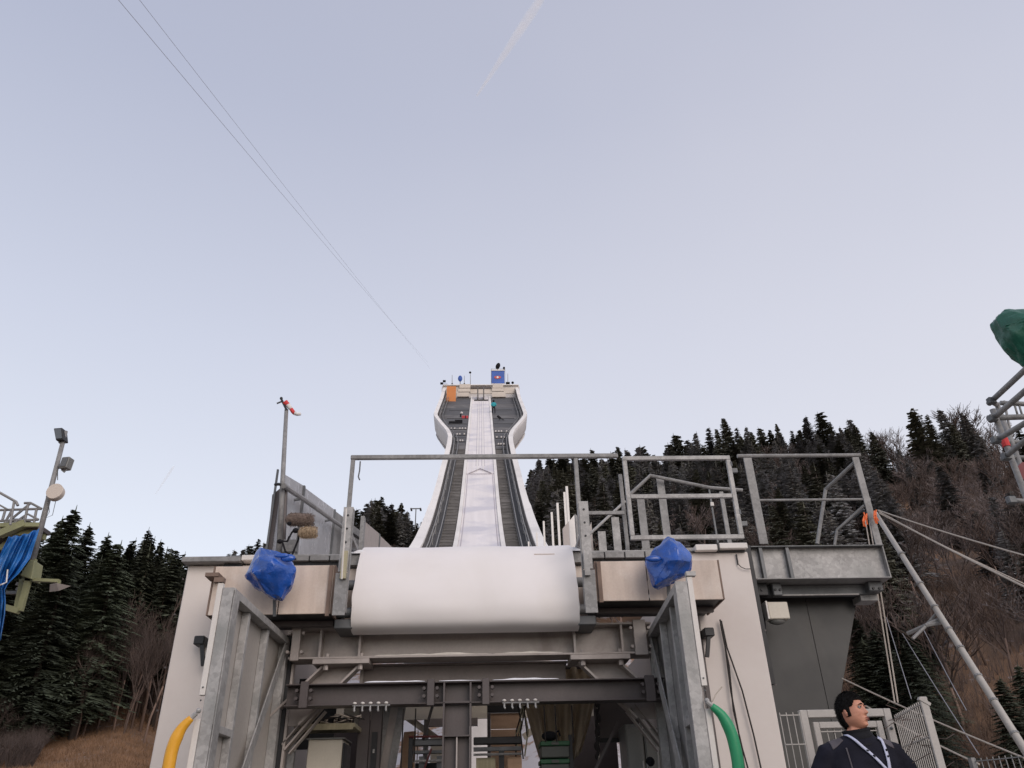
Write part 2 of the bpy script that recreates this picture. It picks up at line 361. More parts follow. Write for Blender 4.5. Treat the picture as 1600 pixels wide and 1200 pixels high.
def strip(xa, xb, dz, thick=.15, D0=9.05, D1=TOPD, vary=None):
    m = MB(); rows = []
    DD = [d for d in Ds if D0 < d < D1]; DD = [D0]+DD+[D1]
    for d in DD:
        a = xa(d) if callable(xa) else xa; c = xb(d) if callable(xb) else xb; z = prof(d)+dz
        rows.append([(a, d, z), (c, d, z), (c, d, z-thick), (a, d, z-thick), (a, d, z)])
    m.grid(rows); m.add(rows[0][:4], [(0, 1, 2, 3)]); m.add(rows[-1][:4], [(0, 1, 2, 3)])
    return m
strip(lambda d: -hwid(d)-.2, lambda d: hwid(d)+.2, -.12, 1.0, 24).build('deck_slab', grate_d, jump)
strip(-1.25, 1.25, .02, .14, 14).build('track_bed', trackm, jump)
for s in (-1, 1):
    strip(min(s*1.26, s*1.52), max(s*1.26, s*1.52), .16, .3, 14).build('track_kerb', white, jump)
    for k, x in enumerate((.14, .40)):
        strip(s*x-.02 if s > 0 else -x-.02, s*x+.02 if s > 0 else -x+.02, .028, .01, 66, 101).build('track_groove', groove, jump)
    for x, w in ((.27, .10), (.75, .03)):
        strip(s*x-w/2, s*x+w/2, .05, .03, 64, 101).build('ice_rib', white, jump)
# ridge seam where the fixed cover starts
ms = MB(); 
c0 = 64.2
ms.tube([(-1.0, c0-.8, prof(c0-.8)+.10), (0, c0+.6, prof(c0+.6)+.12), (1.0, c0-.8, prof(c0-.8)+.10)], .05, 5)
ms.tube([(-1.3, c0-1.0, prof(c0-1.0)+.10), (1.3, c0-1.0, prof(c0-1.0)+.10)], .03, 5)
ms.build('seam_strip', groove, jump)
for s in (-1, 1):
    strip(s*1.1-.02, s*1.1+.02, .05, .03, 16, 63).build('cover_seam', groove, jump)
# stepped gratings either side (individual treads are below 10 px)
for s in (-1, 1):
    m = MB(); d = 30.0
    while d < 72:
        a, c = 1.56, hwid(d)-.62; z = prof(d)
        m.box(min(s*a, s*c), max(s*a, s*c), d, d+.30, z-.1, z+.09); d += .42
    m.build('stair_tread', grate, jump, kind='stuff')
    m = MB(); d = 30.0; k = 0
    while d < 72:
        a, c = 1.60, hwid(d)-.66; z = prof(d)
        if k % 3 != 1 or random.random() < .5: m.box(min(s*a, s*c), max(s*a, s*c), d-.03, d+.05, z+.093, z+.12)
        d += .84; k += 1
    m.build('stair_nosing', grate_b, jump, kind='stuff')
    # upper decks: big panels with joints, each its own plate
    d = 72.4; k = 0
    while d < 103.5:
        d2 = min(d+2.6, 104.0)
        a = 1.58; c = min(hwid(d), hwid(d2))-.25; z1, z2 = prof(d)+.02, prof(d2-.10)+.02
        m = MB(); x0, x1 = min(s*a, s*c), max(s*a, s*c)
        m.hexa([(x0, d, z1-.1), (x1, d, z1-.1), (x1, d, z1), (x0, d, z1)], [(x0, d2-.10, z2-.1), (x1, d2-.10, z2-.1), (x1, d2-.10, z2), (x0, d2-.10, z2)])
        m.build('deck_plate', grate_d if k % 3 else grate, jump)
        d = d2; k += 1
    # rows of lamps and low rails
    for dd, xs in (((74.2, (1.9, 2.15, 2.45)), (77.3, (1.8, 2.3, 2.6)), (80.2, (1.75, 2.1, 2.4, 3.0, 3.4, 3.7)))):
        z = prof(dd)
        if s > 0: dd -= 1.6; z = prof(dd)
        B(min(s*1.6, s*(max(xs)+.3)), max(s*1.6, s*(max(xs)+.3)), dd, dd+.06, z+.35, z+.42).build('low_rail', blacksteel, jump)
        for x in xs:
            B(s*x-.075, s*x+.075, dd-.08, dd-.01, z+.42, z+.60).build('marker_plate', white_out, jump)
    for dd in (83.5, 86.8, 92.5):
        z = prof(dd); xe = min(4.3, hwid(dd)-1)
        B(min(s*1.6, s*xe), max(s*1.6, s*xe), dd, dd+.05, z+.3, z+.36).build('low_rail', blacksteel, jump)
# parapets
def parapet(s):
    m = MB(); top = MB(); inn = MB(); rows = []; rt = []; ri = []
    for d in [26, 30, 34]+[36+i*1.4 for i in range(49)]+[105.5]:
        if d > 106: continue
        h = hwid(d); z = prof(min(d, 105))+max(0, min(1, (d-98)/7))*.75; up = 1.15; w = .46 if d > 50 else .52
        dp = 1.9 if d > 70 else 1.9-(70-d)*.01
        xo = h+w
        rows.append([(s*(xo-.02), d, z+up-.02), (s*(xo-.04), d, z+up-.5), (s*(xo-.22), d, z-dp*.5), (s*(xo-.62), d, z-dp)])
        rt.append([(s*h, d, z+up), (s*xo, d, z+up+.06), (s*xo, d, z+up-.1), (s*h, d, z+up-.16)])
        ri.append([(s*(h+.04), d, z+up-.17), (s*(h-.02), d, z-.2)])
    m.grid(rows); top.grid([r_+[r_[0]] for r_ in rt]); top.add(rt[0], [(0, 1, 2, 3)]); top.add(rt[-1], [(0, 1, 2, 3)]); inn.grid(ri)
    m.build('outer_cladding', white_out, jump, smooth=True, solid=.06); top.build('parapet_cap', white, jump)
    inn.build('parapet_lining', innerdark, jump, solid=.04)
    for off, hz in ((.22, .95), (.22, .5), (.62, .75), (.62, .25)):
        pts = [(s*(hwid(d)-off), d, prof(d)+hz) for d in range(28, 104, 3)]
        T(pts, .035, 4).build('handrail', galv_dull if hz > .4 else blacksteel, jump)
    for d in range(44, 104, 3):
        x = s*(hwid(d)-.22); MB().bar((x, d, prof(d)), (x, d, prof(d)+.95), .05).build('rail_post', galv_dull, jump)
parapet(-1); parapet(1)
# hull ribs below the flare
m = MB()
rows = []
for d in [26+i*2 for i in range(40)]:
    z = prof(min(d, 105)); h = hwid(min(d, 105))
    rows.append([(-h-.1, d, z-1.75), (-h*.5, d, z-3.2), (h*.5, d, z-3.2), (h+.1, d, z-1.75)])
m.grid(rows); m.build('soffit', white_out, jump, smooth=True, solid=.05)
# support pylons
for d in (46, 88):
    z = prof(d)-3
    B(-2, 2, d-1, d+1.5, ground(0, d)-2, z).build('pylon', white_out, jump)
# start platform at the top
zt = prof(105)+.75
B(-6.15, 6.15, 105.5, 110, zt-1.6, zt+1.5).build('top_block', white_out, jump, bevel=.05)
B(-5.6, 5.6, 105.42, 105.5, zt+.1, zt+1.1).build('back_panel', cream, jump)
B(-1.6, 1.7, 105.30, 105.42, zt+.95, zt+1.25).build('gate_beam', darksteel, jump)
B(-6.0, 6.0, 105.2, 105.6, zt+1.5, zt+1.62).build('top_rail', white, jump)
for x in (-.45, .45):
    B(x-.09, x+.09, 101.6, 104.6, prof(102)+.2, prof(104.6)+.25).build('gate_slot', innerdark, jump)
B(-1.0, 1.15, 101.2, 101.45, prof(101.3)+.08, prof(101.3)+.2).build('start_bar', blacksteel, jump)
# cream stepped stair heads beside the start
def pan(px0, px1, py0, py1, Y, th, name, m_, parent, **k):
    a, c = at(px0, py1, Y), at(px1, py0, Y)
    return B(a.x, c.x, Y, Y+th, a.z, c.z).build(name, m_, parent, **k)
for i, (x0, x1, y0, y1, Y) in enumerate(((718, 735, 600, 606, 104.8), (716, 735, 607, 612, 104), (714, 733, 613, 619.5, 103.2))):
    pan(x0, x1, y0, y1, Y, .4, 'stair_head_panel', cream, jump)
for i, (x0, x1, y0, y1, Y) in enumerate(((769, 787, 606.5, 611, 104), (769, 790, 612, 620, 103.2), (770, 786, 601, 606, 104.8))):
    pan(x0, x1, y0, y1, Y, .4, 'stair_head_panel', cream, jump)
a = thing('orange_board', 'tall orange board standing at the top left of the in-run tower', 'board', tuple(at(704, 636, 101)))
pan(697.5, 712.5, 603.5, 634, 101.0, .25, 'panel', orange, a); pan(697, 712, 634.2, 636.5, 100.9, .3, 'plinth', cream, a)
# blue cabin with emblem
a = thing('start_cabin', 'small blue bannered cabin on top of the in-run tower', 'cabin', tuple(at(778, 601, 106)))
pan(768, 788, 579, 599, 105.6, 2.2, 'body', bluecab, a, bevel=.03); pan(767.6, 788.4, 577.5, 579, 105.5, 2.4, 'roof', white, a); pan(767.6, 788.4, 599.2, 600.2, 105.5, 2.4, 'sill', white, a)
c_ = at(777.5, 589.5, 105.55); m = MB(); m.prism([c_+Vector((math.cos(t_)*.55, 0, math.sin(t_)*.27)) for t_ in [i*math.pi/8 for i in range(16)]], (0, .03, 0)); m.build('emblem', logo_red, a)
m = MB(); m.prism([c_+Vector((math.cos(t_)*.18, -.03, math.sin(t_)*.2)) for t_ in [i*math.pi/5 for i in range(10)]], (0, .028, 0)); m.build('emblem_centre', logo_white, a)
for x in (772.5, 783):
    p0, p1 = at(x, 607, 105), at(x, 601, 105); m = MB(); m.add([(p0.x-.32, 105, p0.z), (p0.x+.32, 105, p0.z), (p0.x+.32, 105.3, p0.z), (p0.x-.32, 105.3, p0.z), (p0.x-.1, 105.1, p1.z), (p0.x+.1, 105.1, p1.z)],
        [(0, 1, 2, 3), (0, 1, 5, 4), (3, 2, 5, 4), (0, 3, 4), (1, 2, 5)]); m.build('bracket', blk, a)
for x0 in (767.5, 789): 
    T([at(x0, 600, 105.6), at(x0, 576, 105.6)], .03, 5).build('rail_post', galv_dull, a)
T([at(767.5, 576.5, 105.6), at(789, 576.5, 105.6)], .03, 5).build('roof_rail', galv_dull, a)
a = thing('covered_camera', 'dark hooded television camera standing on the blue start cabin', 'camera', tuple(at(777, 578, 106)))
m = MB(); c_ = at(777.5, 572, 106); m.ball(c_, .5, 10, 8, (.75, .8, 1.15)); o = m.build('hood', blk, a)
for v in o.data.vertices: v.co.x += (v.co.z-.5)*.22
B(c_.x-.15, c_.x+.1, 105.9, 106.1, at(777, 578.5, 106).z, c_.z-.2).build('tripod_head', blacksteel, a)
a = thing('start_speaker', 'small black loudspeaker on the right corner of the cabin roof rail', 'speaker', tuple(at(787, 577, 105.7)))
B(*(lambda p: (p.x-.16, p.x+.16, 105.6, 105.9, p.z, p.z+.42))(at(787.5, 577, 105.7))).build('body', blk, a, bevel=.03)
# masts on the top edge
for px, y1, lab in ((706.5, 586, 'short grey mast nearest the left end of the tower top'), (725.5, 587, 'short grey mast right of the blue-wrapped lamp on the tower top'),
                    (793.5, 584, 'short grey mast right of the blue start cabin')):
    a = thing('mast', lab, 'mast', tuple(at(px, 600, 106)), 'short masts on the tower top'); T([at(px, 600.5, 106), at(px, y1, 106)], [.06, .04], 6).build('pole', galv_dull, a)
    B(*(lambda p: (p.x-.12, p.x+.12, 105.9, 106.1, p.z, p.z+.1))(at(px, 600, 106))).build('foot', blacksteel, a)
a = thing('wind_sensor_mast', 'thin mast with a small wind sensor above the in-run start', 'mast', tuple(at(735, 600, 106)))
T([at(735, 600.5, 106), at(735, 583.5, 106)], [.06, .04], 6).build('pole', galv_dull, a); MB().ball(at(734.6, 582, 106), .2, 8, 6, (1, 1, .9)).build('sensor', blk, a)
a = thing('wrapped_lamp', 'lamp wrapped in blue plastic standing on the left of the tower top', 'lamp', tuple(at(719, 600, 106)))
m = MB(); c_ = at(719, 591.5, 106); m.ball(c_, .48, 10, 8, (.75, .6, 1.15)); o = m.build('wrapper', bluecab, a)
for v in o.data.vertices:
    if v.co.z < .45: v.co.x *= .5
T([at(719, 600.5, 106), at(719, 596, 106)], .06, 6).build('stand', blacksteel, a)
a = thing('corner_floodlight', 'small floodlights hanging over the left corner of the tower top', 'floodlight', tuple(at(694, 600, 106)))
for x, y_ in ((690.5, 599.5), (694.5, 596)): B(*(lambda p: (p.x-.25, p.x+.2, 105.8, 106.1, p.z-.12, p.z+.14))(at(x, y_, 106))).build('lamp_head', blk, a)
T([at(690.5, 600, 106), at(699, 600, 106)], .04, 5).build('arm', galv_dull, a)
a = thing('camera_crane_base', 'small dark camera head on the right corner of the tower top', 'camera', tuple(at(793, 600, 106)))
B(*(lambda p: (p.x-.32, p.x+.32, 105.8, 106.2, p.z, p.z+.22))(at(793.5, 599.6, 106))).build('body', blk, a)
MB().ball(at(801, 598, 106), .22, 8, 6).build('head', blk, a)
# people and things on the slope
def far_person(px, py_feet, hpx, cloth, name_lab):
    f = onrun(px, py_feet); f = Vector((f.x, f.y, prof(f.y)+.05)); h = 1.75
    a = thing('person', name_lab, 'person', tuple(f))
    me = bpy.data.meshes.new('body'); bmx = bmesh.new(); V_ = [bmx.verts.new(p) for p in
        ((0, 0, .92), (0, .03, 1.2), (0, .04, 1.42), (0, .04, 1.52), (0, .02, 1.66), (-.19, .04, 1.4), (-.27, -.02, 1.12), (-.22, -.15, .92), (.19, .04, 1.4), (.28, -.02, 1.12), (.24, -.12, .9),
         (-.1, 0, .85), (-.13, -.06, .47), (-.13, 0, .06), (.1, 0, .85), (.14, -.02, .47), (.14, .05, .06), (-.13, -.14, .04), (.14, -.1, .04))]
    for i, j in ((0, 1), (1, 2), (2, 3), (3, 4), (2, 5), (5, 6), (6, 7), (2, 8), (8, 9), (9, 10), (0, 11), (11, 12), (12, 13), (0, 14), (14, 15), (15, 16), (13, 17), (16, 18)): bmx.edges.new((V_[i], V_[j]))
    bmx.to_mesh(me); bmx.free(); o = bpy.data.objects.new('body', me); COL.objects.link(o); o.parent = a
    k = o.modifiers.new('skin', 'SKIN'); rr = [.15, .16, .15, .06, .105, .08, .06, .045, .08, .06, .045, .1, .075, .055, .1, .075, .055, .05, .05]
    for i, x in enumerate(rr): me.skin_vertices[0].data[i].radius = (x, x*.85)
    me.skin_vertices[0].data[0].use_root = True
    o.modifiers.new('sub', 'SUBSURF').levels = 1; o.modifiers['sub'].render_levels = 1
    me.materials.append(blk)
    jk = MB(); R_ = [(.16, .86), (.21, 1.0), (.22, 1.2), (.21, 1.38), (.12, 1.48)]
    jk.grid([[(rr_*math.cos(t_*math.pi/6), .03+rr_*.75*math.sin(t_*math.pi/6), z) for t_ in range(13)] for rr_, z in R_])
    for s in (-1, 1): jk.tube([(s*.17, .04, 1.42), (s*.27, -.02, 1.12), (s*.24, -.13, .95)], [.09, .08, .06], 8)
    o = jk.mesh('jacket', cloth, smooth=True); o = bpy.data.objects.new('jacket', o); COL.objects.link(o); o.parent = a
    hd = bpy.data.objects.new('hat', MB().ball((0, .02, 1.68), .13, 10, 8).mesh('hat', blk, smooth=True)); COL.objects.link(hd); hd.parent = a
    a.scale = (1.15, 1.15, 1.15)
    return a
far_person(771.5, 646.5, 17, tealc, 'person in a teal jacket standing beside the track high on the tower')
p = onrun(728, 654); a = thing('red_bag', 'dark red equipment box beside the track on the tower', 'box', tuple(p))
B(p.x-.55, p.x+.3, p.y, p.y+.4, p.z, p.z+.45).build('body', red, a, bevel=.03); B(p.x-.1, p.x-.0, p.y-.03, p.y, p.z, p.z+.45).build('strap', blk, a)
for px_, w_, lab in ((706.5, .4, 'flat black box on the left deck of the tower, the smaller one'), (716.5, .45, 'bigger black box on the left deck of the tower')):
    p = onrun(px_, 662); a = thing('black_box', lab, 'box', tuple(p), 'black boxes on the tower deck')
    hh = .3 if w_ < .42 else .5
    B(p.x-w_, p.x+w_, p.y, p.y+.5, p.z, p.z+hh).build('body', blk, a); B(p.x-w_-.02, p.x+w_+.02, p.y-.03, p.y+.53, p.z+hh, p.z+hh+.05).build('lid', blacksteel, a)
p = onrun(720, 652); a = thing('white_dish', 'small white round dish on a dark stand on the tower deck', 'dish', tuple(p))
B(p.x-.12, p.x+.08, p.y, p.y+.1, p.z, p.z+.5).build('stand', blk, a); MB().ball((p.x+.1, p.y, p.z+.65), .17, 10, 8).build('dish', logo_white, a, smooth=True)
p = onrun(781, 657); a = thing('deck_camera', 'small dark camera crouched on the right deck of the tower', 'camera', tuple(p))
m = MB(); m.bar(p+Vector((-.3, 0, .65)), p+Vector((.1, 0, .3)), .22); m.build('body', blk, a); T([p+Vector((.1, 0, .3)), p+Vector((.55, 0, .05))], .05, 5).build('leg', blacksteel, a); T([p+Vector((.0, 0, .3)), p+Vector((-.1, 0, 0))], .05, 5).build('leg', blacksteel, a)

# overhead cable pair
for i, (a_, b_) in enumerate((((160, -30), (668, 566)), ((195, -30), (672, 576)))):
    p, q = at(*a_, 26), at(*b_, 112)
    tag(T(sag(p, q, .3, 24), [(.012 if i else .015)*(1-.6*k_/24) for k_ in range(25)], 5).build('overhead_cable', cable), ('upper' if i else 'lower')+' of the two thin cables crossing the sky to the tower', 'cable', 'overhead cables')
# contrails
def contrail(p0, p1, r, lab, al):
    m = mat('contrail_vapour', (.9, .88, .9), 1, 0, .02, .01, fine=0); t = m.node_tree; n = t.nodes; l = t.links
    b = n['Principled BSDF']; g = n.new('ShaderNodeTexCoord'); s = n.new('ShaderNodeSeparateXYZ'); l.new(g.outputs['Generated'], s.inputs[0])
    lw = n.new('ShaderNodeLayerWeight'); lw.inputs[0].default_value = .35
    inv = n.new('ShaderNodeMath'); inv.operation = 'SUBTRACT'; inv.inputs[0].default_value = 1; l.new(lw.outputs['Facing'], inv.inputs[1])
    mu = n.new('ShaderNodeMath'); mu.operation = 'MULTIPLY'; l.new(inv.outputs[0], mu.inputs[0]); mu.inputs[1].default_value = al
    nz_ = n.new('ShaderNodeTexNoise'); nz_.inputs['Scale'].default_value = .02; l.new(g.outputs['Object'], nz_.inputs['Vector'])
    m3 = n.new('ShaderNodeMath'); m3.operation = 'MULTIPLY'; l.new(mu.outputs[0], m3.inputs[0]); l.new(nz_.outputs[0], m3.inputs[1])
    l.new(m3.outputs[0], b.inputs['Alpha'])
    n_ = 14; pts = [Vector(p0).lerp(Vector(p1), i/n_) for i in range(n_+1)]
    rr = [r*(.15+.85*(i/n_))*(1-.6*(i/n_)**6) for i in range(n_+1)]
    tag(T(pts, rr, 12).build('contrail', m, smooth=True), lab, 'contrail', kind=None)
d0, d1 = ray(745, 150), ray(852, -12)
contrail(CAM+d0*3600, CAM+d1*3600, 34, 'faint white vapour trail high in the sky above the tower', .38)
d0, d1 = ray(243, 772), ray(272, 728)
contrail(CAM+d0*3600, CAM+d1*3600, 9, 'short faint vapour trail low in the sky on the left', .25)

# ------------------------------------------------------------------ table house facade
house = thing('table_house', 'white-walled open steel house under the ski jump take-off table', 'building', (0, 9, 0))
# side walls (pillars), each one rendered face with coping
def pillar(x0, x1, z1, name='side_wall'):
    return B(x0, x1, 9.05, 13.2, 0, z1).build(name, panelw, house, bevel=.012)
pillar(-3.30, -2.16, 4.40); pillar(2.70, 3.42, 4.49)
B(2.27, 2.694, 9.085, 12.9, 0, 3.62).build('side_wall', panelw, house, bevel=.01)
B(2.66, 2.705, 9.03, 9.06, 0, 3.55).build('wall_joint', darksteel, house)
B(2.40, 2.69, 9.06, 9.5, 4.36, 4.47).build('wall_joint', panelw, house)
B(-3.34, -2.66, 8.92, 13.2, 4.405, 4.47).build('coping', galv_dull, house, bevel=.008)
B(-2.655, -2.3, 8.93, 13.2, 4.42, 4.485).build('coping', pale_trim, house, bevel=.008)
zc0, zc1 = at(1130, 857, 8.95).z, at(1130, 848, 8.95).z
B(2.76, 3.03, 8.95, 9.6, zc0-.02, zc1-.015).build('coping', pale_trim, house, bevel=.008)
B(3.05, 3.40, 8.95, 9.6, zc0, zc1).build('coping', pale_trim, house, bevel=.008)
B(3.032, 3.048, 8.94, 9.6, zc0-.02, zc1).build('coping_joint', blacksteel, house)
p_, q_ = at(350, 891, 9.03), at(379, 882, 9.03); B(p_.x, q_.x, 9.0, 9.046, p_.z, q_.z).build('coping_gap_shade', blacksteel, house)  # black box stands in for the shade between coping and plywood box
for (px, py) in ((286, 905), (273, 960), (258, 1043), (246, 1110), (1183, 905), (1196, 985), (1212, 1070), (1224, 1140)):
    c_ = at(px, py, 9.04); T([(c_.x, 9.035, c_.z), (c_.x, 9.052, c_.z)], .010, 6).build('screw_head', darksteel, house)
B(2.5, 3.38, 9.02, 9.6, 4.50, zc0-.022).build('coping_gap_shade', blacksteel, house)  # shade below the right coping blocks, put in as a black box
# roof slab, ceiling and floor of the house
B(-2.16, 2.26, 9.35, 10.1, 4.12, 4.34).build('roof_slab', darksteel, house)
B(-3.4, 3.5, 8.7, 14, .0, .95).build('floor_slab', concrete, house)
# gutters / parapet strips left and right of the cover
for x0, x1 in ((-2.62, -1.42), (1.42, 2.66)):
    n_ = 5
    pc = (x0+x1)/2*130+752; zg0, zg1 = at(pc, 876 if x0 < 0 else 871, 9.1).z, at(pc, 868 if x0 < 0 else 861, 9.1).z
    B(x0, x1, 9.16, 9.34, 4.35, zg0).build('gutter_gap_shade', blacksteel, house)  # black strip added as the shade beneath the parapet plates
    for i in range(n_):
        a_ = x0+(x1-x0)*i/n_; b_ = x0+(x1-x0)*(i+1)/n_
        B(a_+.006, b_-.006, 9.1, 9.36, zg0+.002, zg1+.003*i).build('parapet_plate', galv_dull, house, bevel=.006)
    B(x0, x1, 9.15, 9.34, zg1+.014, zg1+.03).build('parapet_trim', galv, house)
# plywood boxes: front board, underside, end boards
def plybox(x0, x1, zt_, zb, dz):
    Yf = 8.27
    m = MB(); m.hexa([(x0, Yf, zb), (x1, Yf, zb+dz), (x1, Yf+.02, zb+dz), (x0, Yf+.02, zb)], [(x0, Yf, zt_), (x1, Yf, zt_+dz), (x1, Yf+.02, zt_+dz), (x0, Yf+.02, zt_)])
    return m, Yf
for s, x0, x1, zt_, zb, w in ((-1, -2.70, -1.43, 4.145, 3.625, .52), (1, 1.43, 2.78, 4.150, 3.715, .62)):
    # two boards with a joint
    xj = -1.98 if s < 0 else 1.98
    a = thing('plywood_housing', ('left' if s < 0 else 'right')+' plywood-fronted box ledge beside the white cover sheet', 'housing', ((x0+x1)/2, 8.3, 3.6))
    B(x0, xj-.006, 8.27, 8.292, zb, zt_).build('front_board', ply, a, bevel=.004)
    B(xj+.006, x1, 8.268, 8.29, zb, zt_).build('front_board', ply, a, bevel=.004)
    B(x0+.01, x1-.01, 8.296, 9.04, zb+.01, zb+.03).build('underside', blacksteel, a)
    B(x0+.02, x1-.02, 8.60, 8.66, zb-.05, zb+.006).build('support_rail', darksteel, a)
    B(x0, x1, 8.296, 9.0, zt_-.02, zt_-.001).build('top_board', ply, a)
    if s < 0: B(-1.475, -1.435, 8.24, 8.266, zb-.03, zt_-.01).build('end_strip', ply_dark, a)
    else: B(1.432, 1.475, 8.24, 8.266, zb-.02, zt_-.01).build('end_strip', ply_dark, a)
    B(x0-.02, x0-.002, 8.27, 8.99, zb, zt_).build('end_board', ply_dark, a)
    B(x1+.002, x1+.02, 8.27, 8.99, zb, zt_).build('end_board', ply_dark, a)
B(-2.74, -2.60, 8.10, 8.30, 3.99, 4.03).build('ledge_corner', ply_dark, house)
for x0, x1 in ((-1.41, -1.2), (1.2, 1.41)):
    B(x0, x1, 8.93, 8.95, 3.72, 4.30).build('filler_board', ply, house)
B(-1.2, 1.2, 9.0, 9.02, 3.7, 4.3).build('filler_board', ply_dark, house)
# rollers and brackets between posts and cover
for s in (-1, 1):
    for z, y_, r in ((4.02, 8.62, .055), (3.70, 8.55, .055)):
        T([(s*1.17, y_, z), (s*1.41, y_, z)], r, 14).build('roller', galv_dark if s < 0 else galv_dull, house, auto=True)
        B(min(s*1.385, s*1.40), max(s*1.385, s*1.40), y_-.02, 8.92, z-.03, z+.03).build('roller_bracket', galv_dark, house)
    B(min(s*1.2, s*1.40), max(s*1.2, s*1.40), 8.84, 9.3, 4.32, 4.44).build('side_plate', galv_dull, house)
    B(min(s*1.22, s*1.42), max(s*1.22, s*1.42), 8.5, 9.2, 3.52, 3.62).build('corner_bracket', galv_dark, house, bevel=.01)

# white cover sheet rolled over the lip of the table
prf = [(15, 5.62), (12, 5.07), (10, 4.70), (9.35, 4.575), (9.1, 4.53), (8.93, 4.47), (8.76, 4.36), (8.62, 4.20), (8.52, 4.02), (8.455, 3.86), (8.43, 3.72), (8.44, 3.61), (8.48, 3.52), (8.56, 3.475), (8.68, 3.455)]
def cm(P, k):
    Q = []
    for i in range(len(P)-1):
        p0, p1, p2, p3 = P[max(i-1, 0)], P[i], P[i+1], P[min(i+2, len(P)-1)]
        for q in range(k):
            t_ = q/k; Q.append(tuple(.5*((2*b)+(c-a)*t_+(2*a-5*b+4*c-d)*t_*t_+(3*b-a-3*c+d)*t_**3) for a, b, c, d in zip(p0, p1, p2, p3)))
    return Q+[P[-1]]
prf = [(y_, z_+(.075 if z_ > 4.3 else lerp(.035, .075, (z_-3.45)/.85))) for y_, z_ in prf]
prf = cm(prf, 4)
cov = thing('cover_sheet', 'big white sheet rolled down over the front lip of the take-off table', 'cover', (0, 8.5, 3.46))
m = MB(); rows = []
for i, (y_, z_) in enumerate(prf):
    row = []
    for j in range(33):
        x = -1.235+2.47*j/32; u = j/32
        w = .012*noise.noise(Vector((x*2.2, i*.09, 1)))+.003*math.sin(x*9+i*.12)
        edge = .012*noise.noise(Vector((0, i*.2, 7 if j < 16 else 9)))*(1 if j in (0, 32) else 0)
        row.append((x+edge, y_-w*(1 if i > 10 else .3), z_-w*.4+(.006*math.sin(x*5+1) if 10 < i < 22 else 0)))
    rows.append(row)
m.grid(rows); o = m.build('sheet', cover, cov, smooth=True)
k = o.modifiers.new('t', 'SOLIDIFY'); k.thickness = .012; k = o.modifiers.new('e', 'EDGE_SPLIT'); k.split_angle = rad(50)
T([(-1.21, 8.70, 3.55), (1.21, 8.70, 3.55)], .032, 10).build('hem_tube', galv_dark, cov)
B(.78, 1.02, 8.70, 8.712, 4.375, 4.381).build('seam_mark', ply, cov)
# small snow ledges on the side plates
for s, lab in ((-1, 'thin snow lying on the left side plate by the cover'), (1, 'thin snow lying on the right side plate by the cover')):
    m = MB(); rows = []
    for j in range(9):
        x = s*(1.20+.24*j/8); h = .02+.015*noise.noise(Vector((x*9, 0, s)))+.012*math.sin(j)
        rows.append([(x, 8.80, 4.445), (x, 8.80, 4.455+h), (x, 9.1, 4.46+h), (x, 9.1, 4.445)])
    m.grid(rows); tag(m.build('snow_ledge', snow, smooth=True), lab, 'snow', kind='stuff')

# ------------------------------------------------------------------ steel beams
def ibeam(name, lab, x0, x1, Y, z0, z1, m_, fl=.16, stiff=(), plates=(), web=.03, th=.022, bolts=True):
    a = thing(name, lab, 'beam', ((x0+x1)/2, Y, z0))
    B(x0, x1, Y, Y+web, z0+th, z1-th).build('web', m_, a)
    B(x0, x1, Y-fl, Y+fl, z0, z0+th-.001).build('bottom_flange', m_, a, bevel=.003)
    B(x0, x1, Y-fl, Y+fl, z1-th+.001, z1).build('top_flange', m_, a, bevel=.003)
    for x in stiff: B(x-.012, x+.012, Y-fl+.012, Y-.001, z0+th, z1-th).build('stiffener', m_, a)
    for x, w in plates:
        pl_ = B(x-w/2, x+w/2, Y-fl-.03, Y-fl-.002, z0-.02, z1+.02).build('splice_plate', m_, a, bevel=.004)
        if bolts:
            for dx in (-w/2-.03, w/2+.03):
                for dz in (.07, (z1-z0)-.07):
                    mm_ = MB(); mm_.tube([(x+dx, Y-fl-.045, z0+dz), (x+dx, Y-fl+.03, z0+dz)], .018, 6); mm_.build('bolt', m_, a)
    return a
ib = ibeam('upper_steel_beam', 'warm grey steel beam with stiffeners right under the white cover sheet', -1.93, 2.07, 8.92, 3.262, 3.60, beamgrey,
      stiff=(-1.60, -1.17, 1.20, 1.73), plates=((-1.86, .09), (1.93, .14)))
for s in (-1, 1):   # raking brackets below
    xs = (-1.66, -1.05) if s < 0 else (1.14, 1.80)
    B(xs[0], xs[1], 8.74, 9.12, 3.205, 3.258).build('bearing_plate', beamgrey, ib, bevel=.004)
    for x in (xs[0]+.14, xs[1]-.1):
        T([(x, 8.80, 3.15), (x, 8.80, 3.32)], .028, 6).build('bolt', beamgrey, ib)
    x0, x1 = (xs[0]+.10, xs[1]-.12); sh = -.42 if s < 0 else .42
    B(min(x0, x1)+.02, max(x0, x1)-.02, 8.99, 9.0, 3.0, 3.2) 
    m = MB(); m.prism([(x0, 8.98, 3.20), (x1, 8.98, 3.20), (x1+sh*1.4, 8.98, 2.62), (x0+sh*1.4, 8.98, 2.62)], (0, .02, 0)); m.build('knee_web', beamgrey, ib)
    for x in (x0, x1):
        m = MB(); m.bar((x, 8.90, 3.20), (x+sh*1.4, 8.90, 2.62), .022, .16, up=(0, 1, 0)); m.build('knee_flange', beamgrey, ib)
